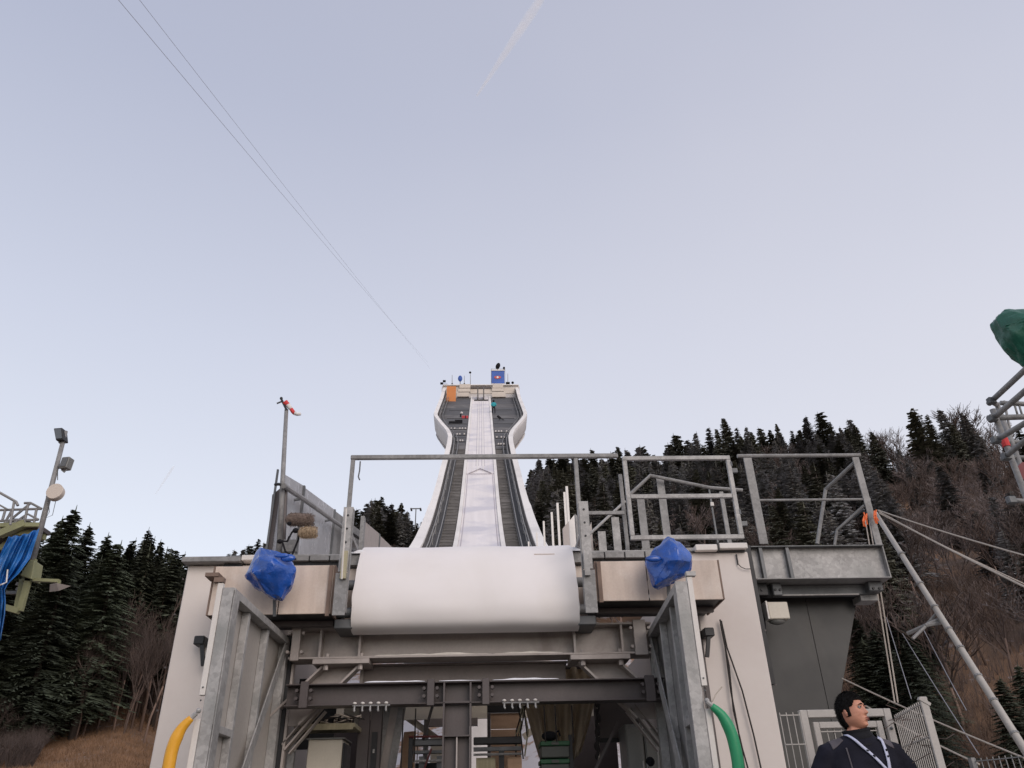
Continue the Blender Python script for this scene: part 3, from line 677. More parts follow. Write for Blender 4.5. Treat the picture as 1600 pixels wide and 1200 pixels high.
# dirty snow on the upper beam's flange
def snowstrip(x0, x1, Y0, Y1, z, h, m_, lab, n_=26):
    m = MB(); rows = []
    for j in range(n_+1):
        u = j/n_; x = lerp(x0, x1, u); hh = h*(math.sin(math.pi*u)**.5)*(.55+.6*noise.noise(Vector((x*3.1, Y0, 2)))+.25*noise.noise(Vector((x*9, 1, 2))))+.004
        rows.append([(x, Y0, z), (x, Y0+.005, z+hh*.7), (x, (Y0+Y1)/2, z+hh), (x, Y1, z+hh*.8), (x, Y1, z)])
    m.grid(rows); tag(m.build('snow_strip', m_, smooth=True), lab, 'snow', kind='stuff')
snowstrip(-1.0, .28, 8.765, 8.90, 3.284, .045, dirtysnow, 'dirty snow along the left half of the grey beam flange under the cover')
snowstrip(.30, 1.06, 8.765, 8.90, 3.284, .032, dirtysnow, 'dirty snow along the right half of the grey beam flange under the cover')
# recessed beam behind
rb = thing('recessed_beam', 'brown-grey plate beam set back between the two steel beams', 'beam', (0, 9.7, 3.1))
B(-1.2, 1.12, 9.16, 9.19, 3.0, 3.24).build('web', furn, rb); B(-1.22, 1.14, 9.1, 9.3, 3.242, 3.258).build('flange', furn, rb)
B(-1.19, -1.16, 9.11, 9.158, 3.0, 3.24).build('stiffener', beamgrey, rb)
# dark front beam with splice plates and centre post
db = ibeam('dark_front_beam', 'dark brown steel beam across the house opening with bolted splice plates', -1.86, 2.10, 8.62, 2.752, 2.968, darksteel,
      plates=((-1.66, .085), (-.36, .075), (.21, .075), (1.93, .10)), fl=.11, th=.014)
cp = thing('centre_post', 'dark steel post hanging below the middle of the dark beam', 'post', (-.08, 8.6, .96))
B(-.21, .04, 8.60, 8.63, .96, 2.745).build('web', darksteel, cp)
for x in (-.222, .052): B(x-.009, x+.009, 8.51, 8.72, .96, 2.96).build('flange', darksteel, cp)
for z in (2.44, 2.76): B(-.212, .042, 8.515, 8.598, z, z+.014).build('stiffener', darksteel, cp)
B(-.092, -.078, 8.53, 8.598, .97, 2.44).build('stiffener', beamgrey, cp)
snowstrip(-1.05, -.42, 8.50, 8.62, 2.969, .028, snow, 'snow along the dark front beam left of the middle')
snowstrip(-.28, .16, 8.50, 8.62, 2.969, .018, snow, 'short snow strip on the dark front beam above the centre post')
snowstrip(.28, .98, 8.50, 8.62, 2.969, .024, snow, 'snow along the dark front beam right of the middle')
# rows of hooks
for x0, lab in ((-1.13, 'row of five snow-capped white hooks under the left part of the dark beam'), (.40, 'row of five white hooks under the dark beam right of the centre post')):
    a = thing('hook_rail', lab, 'hooks', (x0+.15, 8.48, 2.72))
    T([(x0-.02, 8.48, 2.742), (x0+.36, 8.48, 2.742)], .008, 6).build('rail', galv_dull, a)
    for k in range(5):
        x = x0+.08*k; MB().ball((x, 8.48, 2.765), .020, 8, 6, (1.1, 1, .7)).build('hook', pale_trim, a, smooth=True)
        MB().tube([(x, 8.48, 2.74), (x, 8.47, 2.70), (x+.008, 8.46, 2.685)], .009, 5).build('hook_tip', galv, a)

# ------------------------------------------------------------------ inside the house
def item(name, lab, cat, parts, group=None):
    loc = Vector(((min(p[0] for p in [q for _, q, _, _ in parts][0:1])), 0, 0)) if False else None
    p0 = parts[0][1]; a = thing(name, lab, cat, ((p0[0]+p0[1])/2, p0[2], min(p[1][4] for p in parts)), group)
    for nm, bx, m_, bv in parts: B(*bx).build(nm, m_, a, bevel=bv)
    return a
FZ = .955
# jambs beside the gates
item('door_jamb', 'dark steel jamb behind the left gate leaf', 'post', [('post', (-2.02, -1.93, 8.95, 9.1, FZ, 3.56), blacksteel, .004), ('angle', (-1.925, -1.90, 8.95, 9.03, FZ, 3.25), beamgrey, 0)])
item('door_jamb', 'dark steel jamb behind the right gate leaf', 'post', [('post', (2.13, 2.22, 8.95, 9.1, FZ, 3.62), blacksteel, .004), ('angle', (2.09, 2.115, 8.95, 9.03, FZ, 3.25), beamgrey, 0)])
# raking struts visible below the dark beam
for s, p, q, lab in ((-1, at(503, 1106, 9.0), at(446, 1172, 9.0), 'left grey raking strut below the dark beam'), (1, at(985, 1106, 9.0), at(1034, 1168, 9.0), 'right grey raking strut below the dark beam')):
    a = thing('raking_strut', lab, 'strut', tuple(q), 'raking struts')
    MB().bar(p, q, .02, .13, up=(0, 1, 0)).build('web', beamgrey, a); d_ = (q-p).normalized(); nn = Vector((d_.z, 0, -d_.x))*.06
    for k in (-1, 1): MB().bar(p+nn*k, q+nn*k, .10, .012, up=nn).build('flange', beamgrey, a)
# left side
item('electrical_cabinet', 'cream electrical cabinet on the left inside the house under a wooden shelf', 'cabinet',
     [('body', (-1.73, -1.36, 9.3, 9.8, FZ, 2.515), cream_m, .008), ('side_door', (-1.355, -1.335, 9.33, 9.78, FZ+.05, 2.48), blacksteel, .004), ('top', (-1.75, -1.335, 9.28, 9.82, 2.517, 2.53), greycab, 0)])
item('wooden_shelf', 'weathered wooden shelf board above the cream cabinet', 'shelf',
     [('board', (-1.88, -1.22, 9.2, 9.7, 2.62, 2.665), woodm, .004), ('edge', (-1.86, -1.24, 9.19, 9.198, 2.60, 2.63), woodm, 0), ('bracket', (-1.86, -1.80, 9.22, 9.68, 2.55, 2.60), darksteel, 0)])
random.seed(3)
a = thing('rope_pile', 'tangled pile of brown rope lying on the wooden shelf', 'rope', (-1.5, 9.4, 2.67))
for k in range(7):
    cx_, r_ = -1.42+random.uniform(-.12, .12), random.uniform(.07, .16)
    T([(cx_+r_*math.cos(t_*.6)*1.3, 9.4+r_*math.sin(t_*.6), 2.68+.012*k+.02*math.sin(t_*1.3+k)) for t_ in range(12)], .009, 5).build('strand', darkrope if k % 2 else rope, a)
B(-1.8, -1.3, 9.45, 9.6, 2.667, 2.75).build('folded_sheet', blk, a)
item('grey_upright', 'pale grey upright profile left of the cream cabinet', 'post', [('post', (-1.93, -1.86, 9.25, 9.33, FZ, 2.56), galv_dull, .003), ('clip', (-1.95, -1.84, 9.22, 9.248, 2.40, 2.46), galv, 0)])
item('pale_box', 'pale box standing behind the left beam end', 'box', [('body', (-1.52, -1.30, 10.2, 10.6, 2.75, 3.12), cream_m, .005), ('lid', (-1.53, -1.29, 10.18, 10.62, 3.122, 3.14), blacksteel, 0)])
item('brown_partition', 'dark brown panel partition right of the cream cabinet', 'partition',
     [('panel', (-1.26, -1.13, 9.7, 9.75, FZ, 3.0), darksteel, .003), ('panel', (-1.122, -.985, 9.7, 9.75, FZ, 3.0), darksteel, .003), ('hatch', (-1.09, -1.03, 9.68, 9.698, 2.2, 2.62), blacksteel, 0), ('hatch_lock', (-1.07, -1.05, 9.66, 9.678, 2.4, 2.44), galv, 0)])
a = thing('slanted_channel', 'slanting grey steel channel beside the brown partition', 'channel', (-.85, 10, FZ))
p, q = at(618, 1100, 10), at(600, 1200, 10); q2 = q+(q-p)*1.6
MB().bar(p, q2, .17, .03, up=(0, 1, 0)).build('web', beamgrey, a)
for k in (-1, 1): MB().bar(p+Vector((k*.09, -.03, 0)), q2+Vector((k*.09, -.03, 0)), .012, .09, up=(1, 0, 0)).build('flange', galv_dull, a)
a = thing('plywood_sheet', 'sheet of raw plywood standing upright left of the opening', 'board', (-.9, 11, FZ))
p0, p1 = at(614, 1200, 11), at(650, 1142, 11)
MB().prism([(p0.x-.05, 11, FZ), (p1.x, 11, FZ), (p1.x, 11, p1.z), (p0.x+.12, 11, p1.z-.01)], (0, .03, 0)).build('sheet', plyraw, a, bevel=.003)
B(p0.x+.3, p0.x+.31, 10.97, 10.999, FZ, p1.z).build('batten', ply_dark, a)
# back frame of the house: cream beams, posts and braces with snow slope beyond
bf = thing('back_frame', 'cream painted steel frame closing the back of the house', 'frame', (0, 12.9, FZ))
B(-2.1, 2.2, 12.8, 12.95, 3.18, 3.34).build('header', cream_m, bf, bevel=.005); B(-2.1, 2.2, 12.72, 12.79, 3.10, 3.18).build('lower_header', cream_m, bf)
B(-.72, -.65, 12.75, 12.88, FZ, 3.1).build('post', greycab, bf)
B(-.60, -.34, 12.6, 12.72, FZ, 2.86).build('post', cream_m, bf); B(-.64, .1, 12.55, 12.72, 2.99, 3.09).build('cross_panel', furn, bf)
B(-2.1, -1.25, 12.7, 12.78, FZ, 3.1).build('infill', darksteel, bf)
B(1.4, 2.2, 12.7, 12.78, FZ, 3.1).build('infill', darksteel, bf)
for p, q in (((632, 1118), (684, 1155)), ((872, 1112), (818, 1152)), ((694, 1132), (720, 1150))):
    MB().bar(at(*p, 12.85), at(*q, 12.85), .09, .07, up=(0, 1, 0)).build('brace', cream_m, bf)
B(-1.22, 1.38, 12.7, 12.8, FZ, 2.1).build('sill_wall', tarpgrey, bf)
# thin hanging rods
for x, y1, lab in ((599, 1200, 'leftmost thin dark rod hanging below the dark beam'), (631, 1200, 'second thin dark rod from the left below the dark beam'), (650, 1190, 'third thin dark rod, in front of the snow opening'),
                   (850, 1160, 'thin rod in front of the right snow opening'), (867, 1160, 'thin rod beside the beige tarpaulin'), (893, 1160, 'thin rod crossing the beige tarpaulin')):
    p, q = at(x, 1100, 9.2), at(x+3, y1, 9.2)
    tag(T([(p.x, 9.2, 2.8), (p.x, 9.2, q.z)], .008, 5).build('hanging_rod', darkrope), lab, 'rod', 'thin rods below the dark beam')
tag(MB().bar(at(676, 1102, 9.6), at(661, 1156, 9.6), .03).build('leaning_bar', darkrope), 'dark bar leaning across the left snow opening', 'bar')
# pull rail and machine frame, left and right of the centre post
a = thing('lifting_machine', 'dark blue-green steel machine frame left of the centre post', 'machine', (-.55, 9.6, FZ))
B(-.61, -.24, 9.6, 9.72, 2.46, 2.53).build('top_beam', galv_dark, a, bevel=.006); B(-.61, -.24, 9.6, 9.70, 2.38, 2.41).build('rail', galv_dark, a)
B(-.66, -.615, 9.58, 9.70, FZ, 2.54).build('leg', blacksteel, a); B(-.54, -.48, 9.6, 9.7, FZ, 2.35).build('leg', galv_dark, a); B(-.34, -.27, 9.6, 9.7, FZ, 2.35).build('leg', galv_dark, a)
T([(-.60, 9.56, 2.30), (-.28, 9.56, 2.30)], .014, 6).build('rod', galv, a); T([(-.66, 9.57, 2.55), (-.24, 9.57, 2.545)], .012, 6).build('red_rail', maroon, a)
B(-.5, -.36, 9.58, 9.6, 2.15, 2.22).build('plate', woodm, a); MB().bar((-.40, 9.55, 2.42), (-.52, 9.55, 2.1), .02).build('lever', maroon, a)
B(-.60, -.26, 9.85, 9.9, FZ, 2.30).build('panel', blacksteel, a)
a = thing('lifting_machine', 'dark machine frame with wooden boards right of the centre post', 'machine', (.35, 9.7, FZ))
B(.07, .62, 9.7, 9.82, 2.47, 2.545).build('top_beam', blacksteel, a, bevel=.006); B(.07, .62, 9.7, 9.78, 2.40, 2.44).build('rail', galv_dark, a)
T([(.07, 9.68, 2.36), (.62, 9.68, 2.36)], .014, 6).build('rod', galv_dull, a); B(.1, .32, 9.72, 9.75, FZ, 2.33).build('board', woodm, a); B(.36, .42, 9.7, 9.78, FZ, 2.4).build('leg', blacksteel, a)
B(.46, .62, 9.72, 9.75, FZ, 2.33).build('board', plyraw, a)
a = thing('plywood_wall', 'brown plywood wall panel at the back right of the centre post', 'board', (.3, 12, FZ))
p0, p1 = at(767, 1166, 12), at(813, 1114, 12)
B(p0.x, p1.x, 12, 12.04, 2.0, (p0.z+p1.z)/2).build('sheet', plyraw, a); B(p0.x, p1.x, 12, 12.04, (p0.z+p1.z)/2+.01, p1.z).build('sheet', plyraw, a)
B(p0.x-.05, p0.x-.002, 11.96, 12.06, 2.0, p1.z).build('frame', darksteel, a); B(p0.x-.05, p1.x+.02, 11.96, 12.06, p1.z+.01, p1.z+.12).build('frame', tarpgrey, a)
# hanging cables bundle
a = thing('cable_bundle', 'bundle of dark cables and ropes hanging left of the green crates', 'cables', (.55, 10, 2))
random.seed(5)
for k in range(7):
    p = at(812+random.uniform(-3, 10), 1102, 10); q = at(812+random.uniform(-10, 14), 1150+random.uniform(0, 40), 10)
    T([p, p.lerp(q, .5)+Vector((random.uniform(-.06, .06), 0, 0)), q], .009, 5).build('cable', darkrope if k % 3 else woodm, a)
# crates
for k, (y0, lab) in enumerate(((1157, 'upper grey crate with green lid band in the stack right of the centre post'), (1185, 'lower grey crate with green lid band, under the other crate'))):
    p0, p1 = at(846, y0+28, 9.5), at(889, y0, 9.5)
    a = thing('crate', lab, 'crate', ((p0.x+p1.x)/2, 9.5, p0.z), 'stacked crates'); h_ = p1.z-p0.z
    B(p0.x, p1.x, 9.5, 9.85, p0.z+.005, p1.z-h_*.3).build('body', crate_y, a, bevel=.01); B(p0.x-.008, p1.x+.008, 9.49, 9.86, p1.z-h_*.3+.002, p1.z-.002).build('lid', crate_g, a, bevel=.008)
    B(p0.x+.12, p0.x+.20, 9.478, 9.488, p1.z-h_*.24, p1.z-h_*.06).build('label_plate', crate_y, a)
p0, p1 = at(846, 1213, 9.5), at(889, 1213, 9.5)
item('crate_trolley', 'dark trolley carrying the two green-banded crates', 'trolley', [('deck', (p0.x-.02, p1.x+.05, 9.46, 9.9, 2.0, p0.z-.003), blacksteel, .01), ('wheel_box', (p0.x, p1.x, 9.5, 9.86, FZ, 1.99), blacksteel, 0), ('handle', (p1.x+.02, p1.x+.06, 9.5, 9.53, 2.0, 2.53), blacksteel, 0)])
a = thing('black_bag', 'small black bag lying on top of the green-banded crates', 'bag', tuple(at(858, 1157, 9.6)))
c_ = at(859, 1152, 9.6); MB().ball(c_+Vector((0, 0, .012)), .085, 10, 8, (1.1, .9, .62)).build('body', blk, a, smooth=True); T([c_+Vector((.06, 0, .02)), c_+Vector((.10, 0, .07)), c_+Vector((.12, 0, .01))], .012, 5).build('strap', blk, a)
# beige tarpaulin curtain with folds
a = thing('hanging_tarpaulin', 'beige tarpaulin hanging in long folds inside the house on the right', 'tarpaulin', (1.1, 10.6, 2))
m = MB(); rows = []
for i in range(15):
    v = i/14; row = []
    for j in range(49):
        u = j/48; xt = lerp(.62, 1.66, u); xb_ = lerp(.93, 1.25, u)
        w = v**1.3; x = lerp(xt, xb_, w*.75)
        yy = 10.08+.09*math.sin(u*26+v*1.5)*(.5+v*.6)+.04*math.sin(u*51+2)
        zb = 2.16+.22*abs(u-.45)*2
        row.append((x, yy, lerp(3.35, zb, v)))
    rows.append(row)
m.grid(rows).build('cloth', curtain, a, smooth=True, solid=.006)
T([(.58, 10.08, 3.36), (1.70, 10.08, 3.36)], .025, 8).build('hanging_rail', darksteel, a)
a = thing('chain_hoist', 'dark knotted rope and chain hanging in front of the beige tarpaulin', 'rope', (1.28, 10, 2.3))
for k in range(16):
    p = at(934+1.5*math.sin(k*2), 1100+k*5.5, 9.84); MB().ball(p, .022+.012*(k % 4 == 0), 6, 5, (1, 1, 1.5)).build('link', darkrope, a)
T([at(933, 1096, 9.84), at(936, 1190, 9.84)], .012, 5).build('rope', rope, a)
tag(MB().bar(at(966, 1128, 9.5), at(930, 1203, 9.5), .03).build('slanted_rod', darksteel), 'reddish brown rod leaning in front of the grey lockers', 'rod')
for x0, x1, y0, lab in ((976, 1003, 1132, 'grey metal locker with dark side, left of the pair'), (1005, 1034, 1138, 'narrow grey locker next to the right gate leaf')):
    p0, p1 = at(x0, y0, 9.6), at(x1, y0, 9.6)
    a = thing('locker', lab, 'locker', ((p0.x+p1.x)/2, 9.6, FZ), 'grey lockers')
    B(p0.x, p1.x, 9.6, 10.1, FZ, p0.z).build('body', greycab, a, bevel=.006); B(p0.x+.012, p1.x-.012, 9.585, 9.598, FZ+.05, p0.z-.03).build('door', greycab, a, bevel=.004)
    B(p1.x-.04, p1.x-.025, 9.57, 9.584, 2.0, 2.25).build('handle', galv, a)
item('dark_side_panel', 'dark panel hanging right behind the knee of the grey beam', 'panel', [('sheet', (1.55, 2.1, 10.2, 10.25, 2.55, 3.2), darksteel, 0), ('edge', (1.54, 2.11, 10.17, 10.198, 2.50, 2.55), blacksteel, 0)])
item('left_dark_panel', 'dark panel hanging behind the knee of the beam on the left', 'panel', [('sheet', (-2.1, -1.62, 10.2, 10.25, 2.5, 3.3), blacksteel, 0), ('patch', (-1.86, -1.80, 10.17, 10.198, 2.95, 3.1), pale_trim, 0)])
tag(T([at(1027, 1160, 9.3), at(1030, 1200, 9.3)], .012, 6).build('white_tube', galv), 'thin bright tube beside the right gate leaf', 'tube')
a = thing('loudspeaker_horn', 'small dark fitting at the lower right beside the lockers', 'fitting', tuple(at(1018, 1192, 9.3)))
MB().ball(at(1016, 1190, 9.3), .05, 8, 6).build('body', blk, a); T([at(1012, 1188, 9.3), at(1012, 1200, 9.3)], .015, 6).build('stem', galv_dull, a)

# ------------------------------------------------------------------ gate leaves
def leaf(s):
    lab = 'left galvanised steel gate leaf folded open towards the viewer' if s < 0 else 'right galvanised steel gate leaf folded open towards the viewer'
    Xn = -2.09 if s < 0 else 2.01; Xf = -2.06 if s < 0 else 2.14   # near and far edge
    a = thing('gate_leaf', lab, 'gate', ((Xn+Xf)/2, 8, 1.0), 'gate leaves')
    Y0, Y1, z0, z1 = 6.80, 8.93, .95, 3.505
    def X(Y): return lerp(Xn, Xf, (Y-Y0)/(Y1-Y0))
    def sl(Ya, Yb, za, zb, off0, off1, name, m_, **k):   # slab along the leaf plane; off = distance inward (towards the opening)
        i_ = -s
        m = MB(); m.hexa([(X(Ya)+i_*off0, Ya, za), (X(Yb)+i_*off0, Yb, za), (X(Yb)+i_*off1, Yb, za), (X(Ya)+i_*off1, Ya, za)],
                         [(X(Ya)+i_*off0, Ya, zb), (X(Yb)+i_*off0, Yb, zb), (X(Yb)+i_*off1, Yb, zb), (X(Ya)+i_*off1, Ya, zb)])
        return m.build(name, m_, a, **k)
    ribs = [7.43, 8.12]
    # sheets between ribs
    edges = [Y0+.03]+ribs+[Y1-.02]
    for p, q in zip(edges, edges[1:]): sl(p+.01, q-.01, z0, z1-.03, -.004, .0, 'sheet_panel', sheetgrey if s < 0 else galv_dull)
    # near post: C profile, face towards viewer and inner lip
    sl(Y0, Y0+.012, z0, z1, -.005, .09 if s < 0 else .105, 'near_post', galv, bevel=.003)
    sl(Y0+.014, Y0+.16, z0, z1-.02, .093, .103, 'near_post_lip', galv)
    sl(Y1-.10, Y1, z0, z1, .002, .09, 'hinge_post', galv, bevel=.003)
    sl(Y0+.014, Y1-.102, z1-.07, z1-.001, .002, .10, 'top_rail', galv, bevel=.003)
    sl(Y0+.014, Y1-.102, z0, z0+.07, .002, .10, 'bottom_rail', galv)
    for r in ribs:
        sl(r-.03, r+.03, z0+.07, z1-.072, .002, .07, 'rib', galv, bevel=.003)
        sl(r+.04, r+.045, z0+.07, z1-.072, .001, .012, 'rib_gap', blacksteel)
    sl(Y0+.16, ribs[0]-.032, 2.36, 2.42, .002, .07, 'mid_rail', galv, bevel=.003)
    # diagonal brace
    m = MB(); i_ = -s
    pA = Vector((X(Y1-.12)+i_*.085, Y1-.12, z1-.10)); pB = Vector((X(ribs[0]+.1)+i_*.085, ribs[0]+.1, 2.02-.35))
    m.bar(pA, pB, .012, .13, up=(0, .5, 1)); m.build('diagonal_brace', galv, a)
    # pale edge strips outside of the near post
    o_ = .0
    for za, zb in ((2.62, z1+.04), (1.0, 2.44)):
        B(*(lambda xa, xb: (min(xa, xb), max(xa, xb)))(Xn+s*.008, Xn+s*.055), Y0-.006, Y0+.05, za, zb).build('edge_strip', pale_trim, a, bevel=.003)
    for z in (2.68, 2.58): MB().ball((Xn+s*.03, Y0-.01, z), .008, 6, 4).build('rivet', galv_dark, a)
    B(*(lambda xa, xb: (min(xa, xb), max(xa, xb)))(Xn+s*.005, Xn+s*.09), Y0-.02, Y0+.04, z1+.045, z1+.085).build('top_stop', ply_dark if s < 0 else galv, a)
    # latch plate and hose loop
    MB().ball((Xn+s*.03, Y0-.02, 2.50), .022, 8, 6).build('latch', galv, a)
    return a
leaf(-1); leaf(1)
def hose(pts, lab, m_, pY):
    P = [at(x, y, pY) for x, y in pts]; Q = []
    for i in range(len(P)-1):
        p0 = P[max(i-1, 0)]; p1 = P[i]; p2 = P[i+1]; p3 = P[min(i+2, len(P)-1)]
        for k in range(5):
            t_ = k/5; Q.append(.5*((2*p1)+(p2-p0)*t_+(2*p0-5*p1+4*p2-p3)*t_*t_+(3*p1-p0-3*p2+p3)*t_**3))
    Q.append(P[-1]); a = thing('curved_handle', lab, 'handle', tuple(P[-1]), 'curved gate handles')
    rr = [.026+.022*min(1, i/8) for i in range(len(Q))]
    m = MB(); m.tube(Q, rr, 10); m.build('grip', m_, a, smooth=True)
    d_ = (Q[0]-Q[1]).normalized(); T([Q[0]+d_*.05, Q[0]-d_*.01], .02, 8).build('ferrule', galv, a)
hose(((299, 1122), (284, 1138), (272, 1162), (265, 1190), (261, 1225), (268, 1262), (290, 1300)), 'curved yellow pipe handle on the left gate leaf', yellow, 6.75)
hose(((1112, 1103), (1128, 1118), (1141, 1142), (1149, 1170), (1154, 1205), (1150, 1245), (1136, 1290)), 'curved green pipe handle on the right gate leaf', green, 6.75)
for (px, py), lab, s in (((318, 1008), 'small black bracket on the left side wall', -1), ((1106, 995), 'small black bracket on the right side wall beside the gate', 1)):
    c_ = at(px, py, 9.0); a = thing('wall_bracket', lab, 'bracket', tuple(c_), 'wall brackets')
    B(c_.x-.07, c_.x+.045, 8.86, 9.04, c_.z-.02, c_.z+.075).build('head', blacksteel, a, bevel=.01)
    MB().bar((c_.x+.02*-s, 8.9, c_.z-.02), (c_.x+.07*-s, 8.9, c_.z-.24), .04).build('arm', blacksteel, a)
# black cables down the right wall
for k, pts in enumerate((((1125, 968), (1133, 1010), (1142, 1080), (1157, 1160), (1164, 1205)), ((1127, 970), (1136, 1012), (1160, 1080), (1178, 1150), (1190, 1205)), ((1126, 975), (1139, 1040), (1146, 1110), (1160, 1170), (1170, 1205)))):
    P = [at(x, y, 9.0) for x, y in pts]
    tag(T(P, .009, 6).build('black_cable', darkrope), ('leftmost', 'rightmost', 'middle')[k]+' of the three black cables running down the right white wall', 'cable', 'black wall cables')
a = thing('short_cable', 'short thin black cable drooping from a slot at the top of the right wall', 'cable', tuple(at(1155, 885, 9.0)))
B(*(lambda p, q: (p.x, q.x, 9.02, 9.045, q.z, p.z))(at(1150, 866, 9.03), at(1154, 882, 9.03))).build('slot', blacksteel, a)
T([at(x, y, 9.02) for x, y in ((1154, 882), (1158, 886), (1165, 889), (1174, 889))], .005, 5).build('wire', darkrope, a)
T([at(x, y, 6.78) for x, y in ((1113, 1096), (1118, 1085), (1128, 1073))], .006, 5).build('loop_wire', rope) and None
tag(COL.objects['loop_wire'], 'short pale wire loop sticking up behind the green handle', 'wire')

# ------------------------------------------------------------------ perforated posts, rails and gates on the roof
def vbar(px, py0, py1, Y, w, d, m_, name, parent=None, **k):
    """upright at the pixel column, top at py1 and bottom at py0"""
    p = at(px, py1, Y); q = at(px, py0, Y); return B(p.x-w/2, p.x+w/2, Y, Y+d, q.z, p.z).build(name, m_, parent, bevel=.003, **k)
for s, px, lab in ((-1, 545, 'left perforated steel post beside the white cover'), (1, 911, 'right perforated steel post beside the white cover')):
    p = at(px, 792 if s < 0 else 783, 8.2); x = p.x
    a = thing('perforated_post', lab, 'post', (x, 8.2, 3.55), 'perforated posts')
    q = at(530, 962, 8.16) if s < 0 else at(928, 958, 8.16)
    B(x-.055, x+.055, 8.2, 8.212, 4.05, p.z).build('upper_bar', galv, a, bevel=.002)
    B(x+.056*-s-.006, x+.056*-s+.006, 8.2, 8.26, 3.62, p.z-.02).build('upper_flange', galv_dull, a)
    B(x-.065, x+.065, 8.14, 8.155, q.z, 4.02).build('lower_bar', galv_dull, a, bevel=.002)
    B(x-.02*s-.03, x-.02*s+.03, 8.10, 8.135, 3.95, 4.25).build('wooden_wedge', woodm if s < 0 else galv, a)
    k_ = 0; z = p.z-.10
    while z > 4.15:
        m = MB(); m.tube([(x, 8.195, z), (x, 8.199, z)], .013, 8); m.build('bolt_hole', blacksteel, a); z -= .155
    B(x-.03, x+.03, 8.22, 9.1, 4.5, 4.55).build('tie', galv_dull, a)
# main front rail
rl = thing('roof_railing', 'grey tube railing frame standing across the front above the white cover', 'railing', (.2, 8.7, 4.5))
zr = (at(551, 717, 8.7).z+at(965, 711, 8.7).z)/2
xl, xr = at(552, 717, 8.7).x, at(965, 711, 8.7).x; xm = at(899, 714, 8.7).x
B(xl-.03, xr, 8.67, 8.72, zr-.028, zr+.028).build('top_rail', galv_dull, rl, bevel=.008)
B(xl-.025, xl+.025, 8.675, 8.715, 4.52, zr-.03).build('post', galv_dull, rl, bevel=.006)
B(xm-.025, xm+.025, 8.675, 8.715, 4.52, zr-.03).build('post', galv_dull, rl, bevel=.006)
p = at(905, 806, 8.7); q = at(912, 786, 8.5); MB().bar(p, q, .02, .04).build('stay', galv, rl)
p = at(548, 795, 8.7); q = at(540, 858, 8.5); MB().bar(p, q+Vector((.0, 0, -.1)), .03, .02).build('stay', galv, rl)
p, q = at(918, 802, 8.7), at(975, 800, 8.7); B(p.x, q.x, 8.68, 8.71, p.z-.02, p.z+.02).build('knee_rail', galv_dull, rl)
# dangling strap and white strings
tag(T([at(x, y, 8.68) for x, y in ((563, 721), (562, 735), (560, 745), (562, 750))], .009, 5).build('dangling_strap', galv_dark), 'short dark strap dangling from the left end of the top rail', 'strap')
tag(T([at(x, y, 8.4) for x, y in ((547, 805), (550, 812), (546, 830), (543, 852))], .007, 5).build('white_string', pale_trim), 'white string hanging beside the left perforated post', 'string')
tag(T([at(x, y, 8.1) for x, y in ((541, 795), (539, 830), (536, 868), (534, 905))], .010, 5).build('white_lath', pale_trim), 'long thin pale lath tied along the left perforated post', 'lath')
# framed gate A
def framegate(TL, TR, BL, BR, midL, midR, Y, w, lab):
    a = thing('framed_gate', lab, 'gate', tuple(at(*BL, Y)))
    p1, p2, p3, p4 = at(*TL, Y), at(*TR, Y), at(*BL, Y), at(*BR, Y)
    zT = (p1.z+p2.z)/2; zB = (p3.z+p4.z)/2; x0 = (p1.x+p3.x)/2; x1 = (p2.x+p4.x)/2
    B(x0, x1, Y, Y+.05, zT-w, zT).build('top_bar', galv, a, bevel=.004); B(x0, x1, Y, Y+.05, zB, zB+w).build('bottom_bar', galv, a, bevel=.004)
    B(x0, x0+w, Y+.002, Y+.048, zB+w+.002, zT-w-.002).build('side_bar', galv, a, bevel=.004); B(x1-w, x1, Y+.002, Y+.048, zB+w+.002, zT-w-.002).build('side_bar', galv, a, bevel=.004)
    zm = (at(*midL, Y).z+at(*midR, Y).z)/2
    B(x0+w+.002, x1-w-.002, Y+.003, Y+.045, zm-w/2, zm+w/2).build('middle_bar', galv, a, bevel=.004)
    for z in (zB+.35, zT-.12): T([(x1+.0, Y+.02, z-.03), (x1+.0, Y+.02, z+.03)], .022, 8).build('hinge', galv_dark, a)
    return a, x0, x1, zB, zT
framegate((972, 712), (1141, 712), (986, 842), (1163, 842), (982, 776), (1150, 773), 9.15, .055, 'galvanised framed gate without infill on the roof, right of the railing')
a = thing('gate_post', 'wide flat galvanised post between the framed gate and the right railing', 'post', tuple(at(1180, 850, 9.3)))
vbar(1168, 850, 715, 9.3, .11, .02, galv_dull, 'flat_bar', a)
for y in (735, 818): c_ = at(1158+y*.0, y, 9.27); B(3.48, 3.56, 9.26, 9.298, c_.z-.03, c_.z+.03).build('clamp', galv_dark, a)
# right balcony railing
zr = at(1245, 712, 9.5).z; x0 = at(1152, 712, 9.5).x; x1 = at(1344, 712, 9.5).x
a = thing('balcony_railing', 'galvanised tube railing around the right steel balcony', 'railing', (4.4, 9.5, 4.7))
T([(x0, 9.5, zr), (x1, 9.5, zr)], .028, 8).build('top_rail', galv_dull, a, auto=True)
zk = at(1265, 781, 9.5).z; T([(x0+.1, 9.5, zk), (at(1360, 781, 9.5).x, 9.5, zk)], .018, 8).build('knee_rail', galv_dull, a)
def seg(px, Y, m_, name, r=.026, par=None, n=8): return T([at(x, y, yy) if isinstance(Y, (list, tuple)) else at(x, y, Y) for (x, y), yy in zip(px, Y if isinstance(Y, (list, tuple)) else [Y]*len(px))], r, n).build(name, m_, par, auto=True)
p = at(1355, 788, 9.5); B(p.x-.045, p.x+.045, 9.47, 9.49, 4.62, zr-.04).build('corner_post', galv_dull, a, bevel=.003)
